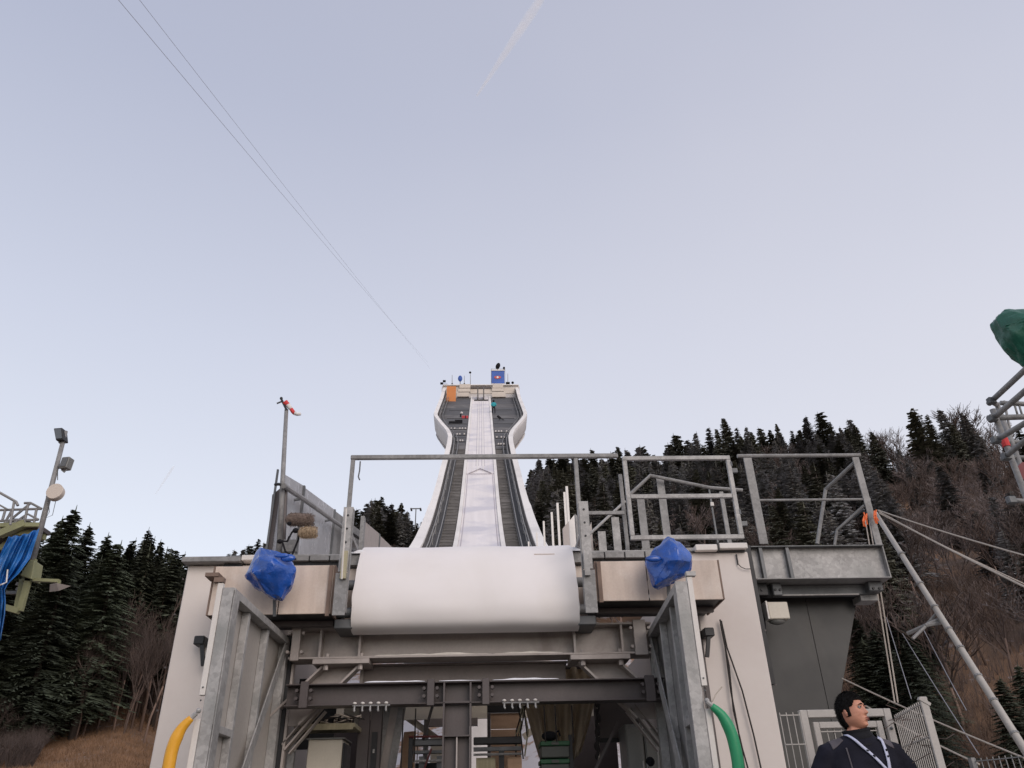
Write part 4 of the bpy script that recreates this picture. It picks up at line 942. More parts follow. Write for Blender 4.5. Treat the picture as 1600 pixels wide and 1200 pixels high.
seg(((1336, 722), (1290, 765), (1277, 850)), (9.5, 9.9, 9.9), galv_dull, 'bent_stay', .026, a)
seg(((1350, 790), (1308, 828), (1304, 852)), (9.5, 9.8, 9.8), galv_dull, 'bent_stay', .02, a)
seg(((1350, 796), (1300, 835)), (9.6, 10.2), galv_dark, 'lower_stay', .014, a)
# balcony channel
a = thing('steel_balcony', 'cantilevered grey steel channel balcony on the right of the house', 'balcony', (4.3, 9.5, 4.1))
p, q = at(1182, 906, 9.35), at(1393, 902, 9.35); zb_ = (p.z+q.z)/2; zt_ = (at(1185, 853, 9.35).z+at(1393, 852, 9.35).z)/2; xa, xb = p.x, q.x
B(xa, xb, 9.42, 9.45, zb_+.012, zt_-.012).build('web', galv, a); B(xa, xb, 9.34, 10.4, zb_, zb_+.011).build('bottom_flange', galv_dull, a); B(xa, xb, 9.33, 10.4, zt_-.011, zt_).build('top_flange', galv_dark, a)
B(xb-.015, xb, 9.345, 10.4, zb_+.012, zt_-.012).build('end_plate', galv_dull, a)
for px in (1190, 1232): x = at(px, 880, 9.4).x; B(x-.02, x+.02, 9.35, 9.418, zb_+.012, zt_-.012).build('stiffener', galv_dark, a)
z2 = at(1290, 920, 9.6).z
B(xa+.05, xb-.1, 9.62, 9.75, zb_-.13, zb_-.003).build('runner', galv_dark, a, bevel=.006); B(xa+.35, xb-.35, 9.58, 9.615, zb_-.145, zb_-.13).build('runner_lip', galv, a)
B(xa-.02, xa+.18, 9.5, 9.62, zb_-.16, zb_-.003).build('bracket', blacksteel, a, bevel=.01); B(xa+.24, xa+.36, 9.5, 9.60, zb_-.16, zb_-.003).build('bracket', galv_dark, a, bevel=.01)
B(xb-.24, xb-.06, 9.5, 9.72, zb_-.12, zb_-.003).build('bracket', galv_dark, a, bevel=.01); B(xb-.3, xb-.08, 9.66, 9.9, zb_-.2, zb_-.125).build('foot_plate', galv_dull, a)
for x in (xa+.03, xa+.10, xa+.27, xa+.33, xb-.19, xb-.11): T([(x, 9.485, zb_-.09), (x, 9.51, zb_-.09)], .016, 8).build('bolt', blacksteel, a)
B(xa-.1, xa-.02, 9.3, 9.9, 3.0, zt_).build('side_channel', blacksteel, a)
T([(xa+.0, 9.5, zb_-.1), (xa+.05, 9.5, zb_-.5), (xa-.02, 9.5, zb_-1.1)], .02, 6).build('black_hose', blk, a)
# dark sheet wall under the balcony
a = thing('dark_sheet_wall', 'dark grey sheet wall tapering downward under the right balcony', 'wall', tuple(at(1260, 1110, 9.9)))
q = [at(1188, 918, 9.9), at(1342, 918, 9.9), at(1313, 1090, 9.9), at(1308, 1130, 9.9), at(1236, 1130, 9.9)]
q2 = [Vector((3.5, 9.9, q[0].z)), q[1], q[2], Vector((q[3].x, 9.9, .55)), Vector((3.5, 9.9, .55))]
xs_ = at(1272, 1000, 9.9).x
MB().prism([Vector((3.5, 9.9, q[0].z)), Vector((xs_-.004, 9.9, q[0].z)), Vector((xs_-.004, 9.9, .55)), Vector((3.5, 9.9, .55))], (0, .05, 0)).build('sheet', tarpgrey, a)
MB().prism([Vector((xs_+.004, 9.9, q[0].z)), q[1], q[2], Vector((q[3].x, 9.9, .55)), Vector((xs_+.004, 9.9, .55))], (0, .05, 0)).build('sheet', tarpgrey, a)
B(3.5, q[1].x, 9.86, 9.898, q[0].z-.08, q[0].z).build('top_channel', galv_dark, a)
a = thing('wall_floodlight', 'beige floodlight hanging under the right balcony', 'floodlight', tuple(at(1216, 968, 9.5)))
p, q = at(1202, 967, 9.4), at(1230, 940, 9.4); B(p.x+.01, q.x, 9.4, 9.55, p.z, q.z).build('housing', cream_m, a, bevel=.01); B(p.x-.012, p.x+.008, 9.39, 9.56, p.z, q.z+.01).build('frame', pale_trim, a)
MB().ball(((p.x+q.x)/2, 9.5, p.z-.0), .10, 12, 8, (1.1, .8, .5)).build('lens_hood', greycab, a, smooth=True)

# rear stair railing and plates behind the framed gate
a = thing('stair_railing', 'grey tube stair railing with flat plates behind the framed gate', 'railing', (2.6, 11.5, 4.5))
seg(((984, 773), (1016, 743), (1109, 762), (1160, 766)), 11.5, galv_dull, 'handrail', .03, a)
seg(((977, 783), (922, 834), (915, 842)), 11.5, galv, 'handrail', .022, a)
for px, y1 in ((1031, 746), (1001, 779), (961, 808), (940, 830)):
    p = at(px, y1, 11.6); B(p.x-.06, p.x+.06, 11.6, 11.62, 4.4, p.z).build('flat_plate', galv_dull if px > 990 else galv, a, bevel=.002)
p = at(1127, 768, 11.5); B(p.x-.03, p.x+.03, 11.5, 11.54, 4.6, p.z).build('post', galv_dull, a)
p = at(1108, 762, 11.5); B(p.x-.012, p.x+.012, 11.5, 11.52, 4.6, p.z).build('thin_post', galv_dark, a); B(p.x-.025, p.x+.025, 11.47, 11.5, p.z-.32, p.z-.26).build('white_tag', pale_trim, a)
tag(B(at(967, 745, 9.4).x, at(970, 745, 9.4).x+.02, 9.4, 9.43, 4.6, at(966, 741, 9.4).z).build('thin_upright', galv_dull), 'thin grey upright just left of the framed gate', 'post')
B(2.2, 3.5, 9.4, 9.5, 4.60, 4.66).build('roof_kerb', galv, house)

# ------------------------------------------------------------------ wind barrier walls along the table
a = thing('wind_barrier', 'translucent grey panel wall with a sloping top along the left of the table', 'barrier', (-2.45, 12, 4.5))
XB = -2.47; tops = [(442.7, 739), (474, 759.5), (522, 796.5), (548, 817), (570, 835)]
P = [atX(x, y, XB) for x, y in tops]
for i in range(len(P)-1):
    p, q = P[i], P[i+1]; g_ = .03
    MB().prism([(XB, p.y+g_, prof(p.y)-.35), (XB, q.y-g_, prof(q.y)-.35), (XB, q.y-g_, q.z), (XB, p.y+g_, p.z)], (-.02, 0, 0)).build('panel', frost if i < 2 else galv_dull, a)
    B(XB-.05, XB+.03, q.y-.028, q.y+.028, prof(q.y)-.4, q.z+.0).build('post', galv_dark, a)
R_ = [atX(x, y, XB+.12) for x, y in ((443, 759), (473, 779), (519, 812), (563, 842))]
T(R_, .035, 8).build('tube_rail', galv_dull, a, auto=True)
for i in (1, 2):
    p = R_[i]; MB().bar(p, (XB, p.y, p.z-.02), .03).build('rail_bracket', galv_dark, a)
p0, p1 = at(418, 845, 9.5), at(434, 763, 9.5)
MB().prism([(p0.x+.02, 9.5, 4.4), (p1.x+.03, 9.5, 4.4), (p1.x+.03, 9.5, p1.z+.0), (p1.x-.06, 9.5, p1.z-.09)], (0, .03, 0)).build('end_plate', darksteel, a)
p0, p1 = at(438, 800, 9.5), at(435, 735, 9.5); B(p1.x-.012, p1.x+.012, 9.46, 9.49, 4.5, p1.z).build('end_post', galv_dark, a)
a = thing('table_side_wall', 'grey ribbed side panels with sloping top, left of the track behind the cover', 'wall', (-2.1, 16, 5))
P = [atX(x, y, -2.1) for x, y in ((568, 812), (593, 835), (613, 856))]
for i in range(2):
    p, q = P[i], P[i+1]
    MB().prism([(-2.1, p.y+.05, prof(p.y)-.2), (-2.1, q.y-.05, prof(q.y)-.2), (-2.1, q.y-.05, q.z), (-2.1, p.y+.05, p.z)], (-.03, 0, 0)).build('panel', beamgrey, a)
p = P[0]; B(-2.13, -2.06, p.y-.15, p.y+.03, prof(p.y)-.2, p.z+.02).build('end_post', galv_dull, a)
p = P[1]; B(-2.12, -2.08, p.y-.04, p.y+.04, prof(p.y)-.2, p.z).build('post', galv_dark, a)
# white posts on the right of the table
hts = ((885.5, 759.5, 16.6), (871, 785.5, 18.6), (862, 800, 20.2), (849.5, 814, 22.8), (838.5, 832, 26.0), (826, 846, 29.5))
nm_ = ('tallest white post with a flat panel, nearest of the row right of the track', 'second white post of the row right of the track, beside the tallest', 'third white post of the row right of the track',
       'fourth white post of the row right of the track', 'fifth, short white post of the row right of the track', 'shortest and farthest white post of the row beside the tower wall')
for (px, py, Y), lab in zip(hts, nm_):
    p = at(px, py, Y); a = thing('barrier_post', lab, 'post', (p.x, Y, prof(Y)), 'white posts right of the track')
    B(p.x-.028, p.x+.028, Y, Y+.06, prof(Y)-.3, p.z).build('post', white, a, bevel=.004); B(p.x-.05, p.x+.05, Y-.02, Y+.08, prof(Y)-.32, prof(Y)-.24).build('foot', galv_dull, a)
    if px > 880: B(p.x-.085, p.x-.03, Y+.02, Y+.05, prof(Y)-.3, p.z-.14).build('panel', white, a)
a = thing('table_side_wall', 'pale folded side panels right of the track beside the tallest white post', 'wall', (2, 14, 5))
for pts, Y, m_ in ((((879, 826), (889, 814), (889, 852), (878, 852)), 15.5, beamgrey), (((889, 815), (897.5, 804), (901, 852), (890, 852)), 14.5, white), (((898.5, 803), (902, 806), (905, 852), (901, 852)), 14.2, galv_dull),
                   (((904, 834), (912, 827), (913, 848), (905, 850)), 12.5, white), (((918, 830), (924, 815), (927, 850), (920, 850)), 12.0, beamgrey)):
    q = [at(x, y, Y) for x, y in pts]; q[2].x = q[1].x; q[3].x = q[0].x; q[2].z = q[3].z = prof(Y)-.3
    MB().prism(q, (0, .05, 0)).build('panel', m_, a, bevel=.003)

# wind mast with sock
a = thing('wind_mast', 'tall grey wind mast left of the roof railing', 'mast', tuple(at(437, 872, 9.32)))
T([at(435, 876, 9.32), at(447.5, 640, 9.32)], [.036, .026], 10).build('pole', galv_dull, a, smooth=True)
T([at(430, 757, 9.33), at(436, 756.5, 9.28), at(446, 760, 9.33)], .02, 6).build('clamp', blacksteel, a)
T([at(442, 872, 9.42), at(446, 765, 9.42)], .03, 8).build('second_pole', darksteel, a)
p = at(441, 625, 9.3); MB().bar(at(448, 641, 9.3), at(439, 622.5, 9.3), .03).build('sensor_arm', blacksteel, a); MB().ball(at(439.5, 622.5, 9.3), .022, 8, 6).build('sensor', blacksteel, a)
T([at(432.5, 630.5, 9.3), at(440, 627.5, 9.3)], .012, 5).build('vane', galv_dark, a)
a = thing('windsock', 'small red and white windsock streaming right from the wind mast', 'windsock', tuple(at(455, 640, 9.3)))
pp = [(445, 628), (450, 632.5), (455, 639), (460, 645.5), (469.5, 647)]; ww = [.042, .034, .026, .028, .022]
for i in range(4):
    p, q = at(*pp[i], 9.3), at(*pp[i+1], 9.3)
    m = MB(); m.tube([p, p.lerp(q, .5)+Vector((0, .01, -.004)), q], [ww[i], (ww[i]+ww[i+1])/2, ww[i+1]], 7); m.build('red_band' if i % 2 == 0 else 'white_band', redflag if i % 2 == 0 else whiteflag, a, smooth=True)

# fur-covered microphones
def fur(name, lab, p, q, r, m_, seed):
    random.seed(seed); a = thing(name, lab, 'microphone', tuple((p+q)/2)); d = (q-p).normalized(); L_ = (q-p).length
    n_ = 12; pts = [p.lerp(q, i/n_) for i in range(n_+1)]; rr = [r*min(1, (.25+ (1-(2*i/n_-1)**6)*.8)) for i in range(n_+1)]
    T(pts, rr, 16).build('windshield', m_, a, smooth=True)
    x = d.cross(Vector((0, 0, 1))).normalized(); y = d.cross(x); m = MB()
    for k in range(1500):
        t_ = random.random(); an = random.uniform(0, 6.283); i = min(n_-1, int(t_*n_)); rad_ = rr[i]*.96; nrm = x*math.cos(an)+y*math.sin(an)
        b_ = p.lerp(q, t_)+nrm*rad_; tip = b_+nrm*random.uniform(.008, .022)+Vector((random.uniform(-.012, .012), random.uniform(-.012, .012), random.uniform(-.018, .006)))
        m.add([b_-d*.003, b_+d*.003, tip], [(0, 1, 2)])
    m.build('fur', m_, a, kind='stuff'); return a
fur('furry_microphone', 'brown furry microphone windshield, the upper of the two', at(446, 811, 9.15), at(491, 813, 9.15), .078, brn_fur, 1)
fur('furry_microphone', 'tan furry microphone windshield, under the brown one', at(466, 832, 9.0), at(496, 831, 9.0), .062, tan_fur, 2)
a = thing('microphone_stand', 'black jointed stand holding the two furry microphones', 'stand', tuple(at(462, 872, 9.1)))
for px in (((436, 845), (449, 846), (456, 832), (462, 826)), ((441, 846), (446, 862), (456, 868)), ((456, 868), (466, 843), (468, 828)), ((456, 868), (462, 874)), ((449, 846), (452, 838))):
    seg(px, 9.08, blk, 'arm', .012, a, 6)
for px, r in (((462, 829), .04), ((437, 846), .035), ((455, 868), .025), ((452, 818), .03)): MB().ball(at(*px, 9.08), r, 8, 6, (1, 1, .8)).build('joint', blk, a)
B(*(lambda p: (p.x-.08, p.x+.1, 9.2, 9.26, p.z-.10, p.z+.06))(at(452, 850, 9.2))).build('bracket_plate', galv_dull, a, bevel=.01)

# blue plastic wrapped cameras
def wrap(name, lab, cat, outline, c, Y, depth, m_, seed, group=None, npt=13):
    """plastic sheet pulled taut over something bulky: facets between random high points, creased"""
    random.seed(seed); P = [at(x, y, Y) for x, y in outline]; C_ = at(*c, Y); a = thing(name, lab, cat, tuple(C_), group)
    bm = bmesh.new()
    for p in P:
        for k in (-.25, .25): bm.verts.new(p.lerp(C_, .02)+Vector((0, depth*k*random.uniform(.3, 1), 0)))
    for k in range(npt):
        p = P[random.randrange(len(P))]; q = P[random.randrange(len(P))]; f = random.uniform(.35, .85)
        g = (p.lerp(q, random.random())).lerp(C_, 1-f); rr = ((g-C_).length/.3)
        bm.verts.new(g+Vector((0, random.choice((-1, -1, 1))*depth*max(.25, 1-rr*rr*.8)*random.uniform(.75, 1.05), 0)))
    r_ = bmesh.ops.convex_hull(bm, input=bm.verts[:])
    bmesh.ops.delete(bm, geom=[v for v in bm.verts if not v.link_faces], context='VERTS')
    bmesh.ops.subdivide_edges(bm, edges=bm.edges[:], cuts=2, use_grid_fill=True, smooth=.12)
    bmesh.ops.triangulate(bm, faces=bm.faces[:]); bmesh.ops.subdivide_edges(bm, edges=bm.edges[:], cuts=1, use_grid_fill=True, smooth=.3)
    for v in bm.verts:
        d = (v.co-C_).normalized(); n1 = abs(noise.noise(v.co*5+Vector((seed, 0, 0)))); n2 = abs(noise.noise(Vector((v.co.x*14, v.co.y*14, v.co.z*6))+Vector((seed*3, 1, 0))))
        v.co -= d*(.045*n1+.028*n2)
    # pull the silhouette back out to the traced outline
    m = MB(); idx = {v: i for i, v in enumerate(bm.verts)}
    m.v = [tuple(v.co) for v in bm.verts]; m.f = [tuple(idx[v] for v in f.verts) for f in bm.faces]; bm.free()
    o = m.build('wrapping', m_, a, auto=True); o.data.set_sharp_from_angle(angle=rad(28)); o.scale = (1.06, 1.05, 1.06)
    return a, P, C_
a, P, C_ = wrap('blue_wrapped_camera', 'camera wrapped in blue plastic on the left plywood ledge', 'camera', ((406, 858), (415, 859), (432, 863), (444, 866), (454, 876), (463, 888), (461, 905), (455, 915), (441, 936), (428, 937), (412, 926), (398, 919), (383, 900), (390, 888), (399, 878)), (424, 896), 8.0, .24, bluepl, 4)
MB().bar(at(429, 925, 8.15), at(429, 963, 8.22), .03, .02).build('stand_strap', galv_dark, a)
m = MB(); m.ball(at(450, 872, 7.86), .06, 8, 6, (1.3, .4, .7)); m.ball(at(440, 868, 7.84), .05, 8, 6, (1.6, .3, .5)); o = m.build('gathered_fold', bluepl, a, smooth=True)
a, P, C_ = wrap('blue_wrapped_camera', 'camera wrapped in blue plastic on the right plywood ledge by the framed gate', 'camera', ((1041, 838), (1047, 840), (1056, 844), (1068, 856), (1079, 868), (1079, 890), (1073, 900), (1058, 908), (1043, 915), (1029, 918), (1020, 917), (1017, 900), (1007, 874), (1018, 867), (1031, 863), (1035, 850)), (1046, 880), 8.0, .24, bluepl, 9)
MB().bar(at(1044, 912, 8.2), at(1046, 940, 8.22), .04, .02).build('stand_strap', galv_dark, a)
m = MB(); m.ball(at(1021, 873, 7.84), .06, 8, 6, (1.5, .4, .6)); m.build('gathered_fold', bluepl, a, smooth=True)

# ------------------------------------------------------------------ left camera platform, lamp mast
YP = 13.0
a = thing('camera_platform', 'olive steel camera platform with tube railing at the left edge', 'platform', (-8.3, 13, 0))
zd = at(40, 822, YP).z; xe = at(63, 822, YP).x
B(-13, xe-.05, YP, YP+.45, zd-.02, zd+.05).build('deck', darksteel, a)
for i in range(2): B(-13, xe-.08, YP+.1+i*.22, YP+.2+i*.22, zd-.12, zd-.022).build('deck_joist', olive, a)
for i in range(7):   # open treads of the stair that climbs to the deck from the left
    q_ = at(-30+i*13, 878-i*9, YP+.5); B(q_.x-.16, q_.x+.12, YP+.1, YP+.9, q_.z-.02, q_.z+.02).build('stair_tread', darksteel, a)
B(-13, xe, YP-.05, YP-.003, zd-.03, zd+.05).build('edge_beam', olive, a, bevel=.01)
MB().bar(at(0, 835, YP), at(40, 818, YP), .12).build('brace', olive, a); MB().bar(at(0, 858, YP+.3), at(46, 818, YP+.3), .08).build('brace', olive, a)
def tz(x, y): return at(x, y, YP)
for px in (((0, 797), (65, 795)), ((0, 814), (60, 812)), ((20, 795), (6, 820)), ((44, 788), (37, 822)), ((57, 796), (52, 822)), ((8, 798), (4, 812)), ((0, 826), (48, 786)), ((15, 822), (43, 803), (60, 812)), ((48, 786), (65, 795)), ((38, 786), (48, 786))):
    seg(px, YP, galv_dull, 'rail_tube', .022, a, 6)
seg(((-40, 752), (0, 770), (25, 784), (28, 790)), YP-.3, galv_dull, 'rail_tube', .024, a, 6); seg(((22, 784), (16, 820)), YP-.3, galv_dull, 'rail_tube', .02, a, 6); seg(((-10, 784), (12, 796)), YP-.3, galv_dull, 'rail_tube', .016, a, 6)
p, q = at(28, 955, YP), at(54, 874, YP)
MB().bar(at(53, 874, YP), at(31, 955, YP), .09, .07).build('post', olive, a); MB().bar(at(36, 905, YP+.1), at(26, 953, YP+.1), .09, .05).build('post', olive, a); MB().bar(at(5, 948, YP), at(30, 955, YP), .09).build('foot_beam', olive, a)
m = MB(); q_ = [at(47, 874, YP-.1), at(54, 876, YP-.1), at(49, 905, YP-.1), at(31, 899, YP-.1)]; m.prism(q_, (0, .3, 0)); m.build('switch_box', olive, a, bevel=.01)
MB().bar(at(36, 905.5, YP), at(93, 908, YP), .07, .05).build('arm', olive, a); MB().bar(at(93, 907, YP), at(91, 915, YP), .04).build('arm_drop', olive, a)
for y in (912, 920): MB().bar(at(26, y, YP+.2), at(29, y+1, YP+.2), .05).build('rung', galv_dull, a)
MB().bar(at(10, 926, YP+.2), at(34, 926, YP+.2), .05).build('cross_tube', galv_dark, a)
B(-12.6, -12.4, YP+.2, YP+.4, 0, zd-.12).build('leg', olive, a)
a = thing('hanging_lamp', 'grey shallow lamp hanging from the olive arm', 'lamp', tuple(at(95, 918, YP)))
c_ = at(94, 919, YP); MB().add([c_+Vector(v) for v in ((-.16, 0, -.06), (-.13, -.1, .04), (-.02, -.12, .055), (.17, 0, .035), (-.02, .12, .055), (-.13, .1, .04), (0, -.02, -.05), (-.03, 0, .07))],
   [(0, 1, 7), (1, 2, 7), (2, 3, 7), (3, 4, 7), (4, 5, 7), (5, 0, 7), (0, 6, 1), (1, 6, 2), (2, 6, 3), (3, 6, 4), (4, 6, 5), (5, 6, 0)]).build('shade', beamgrey, a); T([c_+Vector((-.03, 0, .07)), at(92, 912, YP)], .012, 5).build('hook', olive, a)
# blue tarp: upper sail and knotted tail
a = thing('blue_tarpaulin', 'bright blue tarpaulin tied at its waist and hanging from the olive platform', 'tarpaulin', tuple(at(20, 900, YP-.4)))
m = MB(); rows = []
Ls = [(14, 838), (4, 858), (-6, 880), (-8, 900), (-4, 915), (-3, 922), (-4, 940), (-6, 965), (-8, 1010)]; Rs = [(62, 825), (54, 850), (47, 872), (30, 895), (12, 913), (7.5, 922), (9, 940), (8, 960), (1, 1000)]
for i in range((len(Ls)-1)*5+1):
    k = min(i//5, len(Ls)-2); f = i/5-k; l_ = Vector((lerp(Ls[k][0], Ls[k+1][0], f), lerp(Ls[k][1], Ls[k+1][1], f))); r_ = Vector((lerp(Rs[k][0], Rs[k+1][0], f), lerp(Rs[k][1], Rs[k+1][1], f))); row = []
    for j in range(41):
        u = j/40; y_ = YP-.4+.09*math.sin(u*17+i*.06)+.05*math.sin(u*39+i*.2)+.12*noise.noise(Vector((u*4, i*.15, 0)))
        sc_ = 4*u*(1-u)*(6 if i < 3 else 3)*max(0, 1-i/8)
        row.append(at(lerp(l_.x, r_.x, u), lerp(l_.y, r_.y, u)+sc_*.6+1.2*math.sin(u*22)*max(0, 1-i/4), y_))
    rows.append(row)
m.grid(rows).build('cloth', bluet, a, smooth=True, solid=.005)
T([at(-3, 916, YP-.5), at(3, 913, YP-.55), at(10, 910, YP-.5), at(12, 890, YP-.5)], .012, 6).build('tie_rope', pale_trim, a)
# lamp mast
a = thing('floodlight_mast', 'slim grey mast with floodlights and a round antenna at the left', 'mast', tuple(at(51, 875, YP)))
T([at(51, 876, YP), at(102.5, 674, YP)], [.05, .038], 10).build('pole', galv_dull, a, smooth=True)
for (x, y) in ((99, 690), (92, 730), (76, 776)): T([at(x-3, y, YP), at(x+4, y, YP)], .03, 6).build('clamp', galv_dark, a)
T([at(90, 735, YP), at(90, 750, YP)], .008, 4).build('wire', galv_dark, a); T([at(76, 782, YP), at(77, 800, YP), at(72, 809, YP), at(82, 805, YP), at(87, 783, YP)], .006, 4).build('wire', galv_dark, a)
def flood(pts, lab, frame, glass_, Y, ybr):
    q_ = [at(x, y, Y) for x, y in pts]; a = thing('floodlight', lab, 'floodlight', tuple(q_[3]), 'floodlights on the left mast')
    MB().prism(q_, (0.02, .16, .0)).build('housing', frame, a, bevel=.01)
    c_ = sum(q_, Vector())/4; MB().prism([c_+(p-c_)*.78+Vector((0, -.012, 0)) for p in q_], (0, .008, 0)).build('glass', glass_, a)
    T([q_[3]+Vector((.02, .08, .0)), at(*ybr, Y)+Vector((0, .08, 0)), q_[2]+Vector((-.02, .08, 0))], .014, 5).build('yoke', galv_dull, a)
flood(((83.5, 669), (97, 668), (99, 687), (87, 688)), 'upper floodlight with dark glass on the left mast', blacksteel, glassd, YP-.1, (93, 692))
flood(((97, 714), (109, 713), (103, 730), (91, 731)), 'lower grey-backed floodlight on the left mast', greycab, galv_dark, YP-.1, (97, 735))
a = thing('round_antenna', 'cream round drum antenna on the left mast', 'antenna', tuple(at(85, 780, YP)))
c_ = at(85, 767, YP-.2); m = MB(); m.prism([c_+Vector((math.cos(k*math.pi/16)*.142, 0, math.sin(k*math.pi/16)*.142)) for k in range(32)], (.0, .10, -.02)); m.build('radome', discm, a, auto=True, bevel=.006)
B(c_.x-.03, c_.x+.03, YP-.1, YP, c_.z-.05, c_.z+.05).build('mount', galv_dark, a)

# ------------------------------------------------------------------ right scaffold tower with green tarp
YS = 5.5
a = thing('scaffold_tower', 'galvanised tube scaffold tower at the right edge of the view', 'scaffold', (5, 5.5, .55))
def vt(px, py, Y, r=.024, z0=.56): p = at(px, py, Y); return T([(p.x, Y, z0), (p.x, Y, p.z)], r, 10).build('standard', galv_dull, a, smooth=True)
vt(1551, 640, YS); vt(1557, 630, 6.4); p = at(1551, 640, YS); 
T([(p.x+1.6, YS, .56), (p.x+1.6, YS, p.z+1)], .024, 10).build('standard', galv_dull, a, smooth=True); T([(p.x+1.6, 6.4, .56), (p.x+1.6, 6.4, p.z+1)], .024, 10).build('standard', galv_dull, a, smooth=True)
for (q0, q1, Y0_, Y1_, r) in (((1549, 627), (1612, 568), 5.6, 5.0, .024), ((1551, 654), (1612, 602), 5.5, 4.9, .024), ((1556, 688), (1612, 655), 5.45, 5.0, .022), ((1570, 714), (1612, 680), 5.45, 5.0, .022),
                              ((1549, 627), (1557, 632), 5.6, 6.4, .024), ((1570, 630), (1640, 633), 6.4, 6.4, .024), ((1551, 653), (1640, 650), 5.5, 5.5, .024), ((1564, 690), (1640, 692), 6.4, 6.4, .02), ((1575, 714), (1660, 717), 6.4, 6.4, .02),
                              ((1570, 632), (1584, 700), 6.4, 6.4, .012), ((1585, 632), (1592, 655), 6.4, 6.4, .010), ((1592, 632), (1599, 655), 6.4, 6.4, .010), ((1583, 782), (1640, 786), 5.5, 5.5, .02)):
    p, q = at(*q0, Y0_), at(*q1, Y1_); d_ = (q-p); T([p-d_.normalized()*.04, q], r, 10).build('tube', galv_dull, a, smooth=True)
for x, y, Y in ((1549, 627, 5.6), (1551, 654, 5.5), (1556, 688, 5.45), (1572, 714, 5.45), (1580, 782, 5.5)):
    c_ = at(x, y, Y-.03); B(c_.x-.035, c_.x+.03, Y-.06, Y-.01, c_.z-.03, c_.z+.03).build('coupler', galv_dark, a, bevel=.008)
c_ = at(1566, 691, YS); c_.x = at(1551, 640, YS).x
T([(c_.x, YS, c_.z-.04), (c_.x, YS, c_.z+.03)], .030, 10).build('red_band', redflag, a)
p = at(1592, 735, YS+.2); MB().prism([at(1587, 733, 5.7), at(1597, 722, 5.7), at(1625, 722, 5.7), at(1625, 748, 5.7), at(1597, 749, 5.7)], (0, .03, 0)).build('red_plate', maroon2, a)
a, P, C_ = wrap('green_wrapped_camera', 'camera wrapped in dark green tarpaulin high above the right scaffold', 'camera', ((1553, 504), (1558, 496), (1566, 490), (1600, 488), (1640, 486), (1672, 500), (1676, 530), (1645, 566), (1612, 570), (1600, 556), (1588, 544), (1568, 536), (1557, 520)), (1612, 522), 5.2, .26, greent, 17)
T([at(1625, 580, 5.2), at(1632, 660, 5.3)], .03, 8).build('stand', galv_dull, a)

# ------------------------------------------------------------------ leaning white pole with guys
a = thing('leaning_pole', 'long white pole leaning left beside the steel balcony', 'pole', tuple(at(1597, 1168, 8.0)))
pA, pB = at(1368, 802, 10.4), at(1600, 1170, 8.4); pC = pB+(pB-pA)*.36
T([pA, pB, pC], [.032, .040, .042], 12).build('tube', beamgrey and mat('pole_paint', (.42, .39, .35), .6, 0, .1, 3), a, smooth=True)
for f in (.22, .36, .46, .55, .62, .72, .8, .9):
    c_ = pA.lerp(pC, f*.78); d_ = (pC-pA).normalized(); T([c_-d_*.012, c_+d_*.012], .046, 10).build('joint_ring', galv_dull, a)
c0_ = at(1470, 972, 9.5)
for q0 in ((1462, 958), (1418, 990)): T([at(1418, 990, 9.6), at(1450, 975, 9.4), at(q0[0]+8, q0[1]+8, 9.4)], .02, 6).build('side_arm', galv_dull, a)
T([at(1418, 990, 9.6), at(1447, 977, 9.4), at(1475, 972, 9.4)], .024, 6).build('side_arm', galv_dull, a); T([at(1447, 977, 9.5), at(1466, 955, 9.4)], .018, 6).build('side_arm', galv_dull, a)
for (p, q, Y0_, Y1_, r, lab, m_) in (
    ((1372, 797), (1620, 873), 10.3, 7.5, .010, 'upper guy rope running right from the pole head', rope), ((1374, 800), (1620, 926), 10.3, 7.5, .012, 'lower guy rope running right from the pole head', rope),
    ((1374, 802), (1600, 912), 10.4, 9.0, .008, 'thin guy line between the two guy ropes of the pole head', rope),
    ((1352, 812), (1398, 1098), 10.6, 9.6, .009, 'left of the two pale ropes hanging below the balcony corner', rope), ((1358, 812), (1403, 1098), 10.6, 9.6, .009, 'right of the two pale ropes hanging below the balcony corner', rope),
    ((1316, 1060), (1600, 1184), 9.0, 7.0, .009, 'long guy rope crossing behind the man to the lower right', rope), ((1353, 1103), (1530, 1194), 8.6, 7.2, .009, 'lower guy rope behind the man running to the lower right', rope),
    ((1385, 965), (1424, 1092), 10, 9, .005, 'dark thin line left of the leaning pole', cable), ((1410, 990), (1530, 1180), 9.8, 8.6, .005, 'dark thin line from the arm of the leaning pole', cable), ((1440, 978), (1510, 1110), 9.8, 8.8, .005, 'second dark thin line under the arm of the leaning pole', cable)):
    tag(T(sag(at(*p, Y0_), at(*q, Y1_), .02, 6), r, 5).build('guy_rope', m_), lab, 'rope', 'guy ropes of the leaning pole')
random.seed(8)
for base, lab in (((1353, 815), 'bunch of orange slings left of the balcony corner post'), ((1370, 812), 'orange sling tied right of the balcony corner post')):
    a = thing('orange_sling', lab, 'sling', tuple(at(base[0], base[1]+12, 9.4)), 'orange slings')
    for k in range(4):
        x, y = base[0]+random.uniform(-4, 4), base[1]+random.uniform(-8, 0)
        T([at(x, y-8, 9.4), at(x+random.uniform(-3, 3), y, 9.38), at(x+random.uniform(-2, 4), y+9, 9.4)], .009, 6).build('strand', orsl, a)

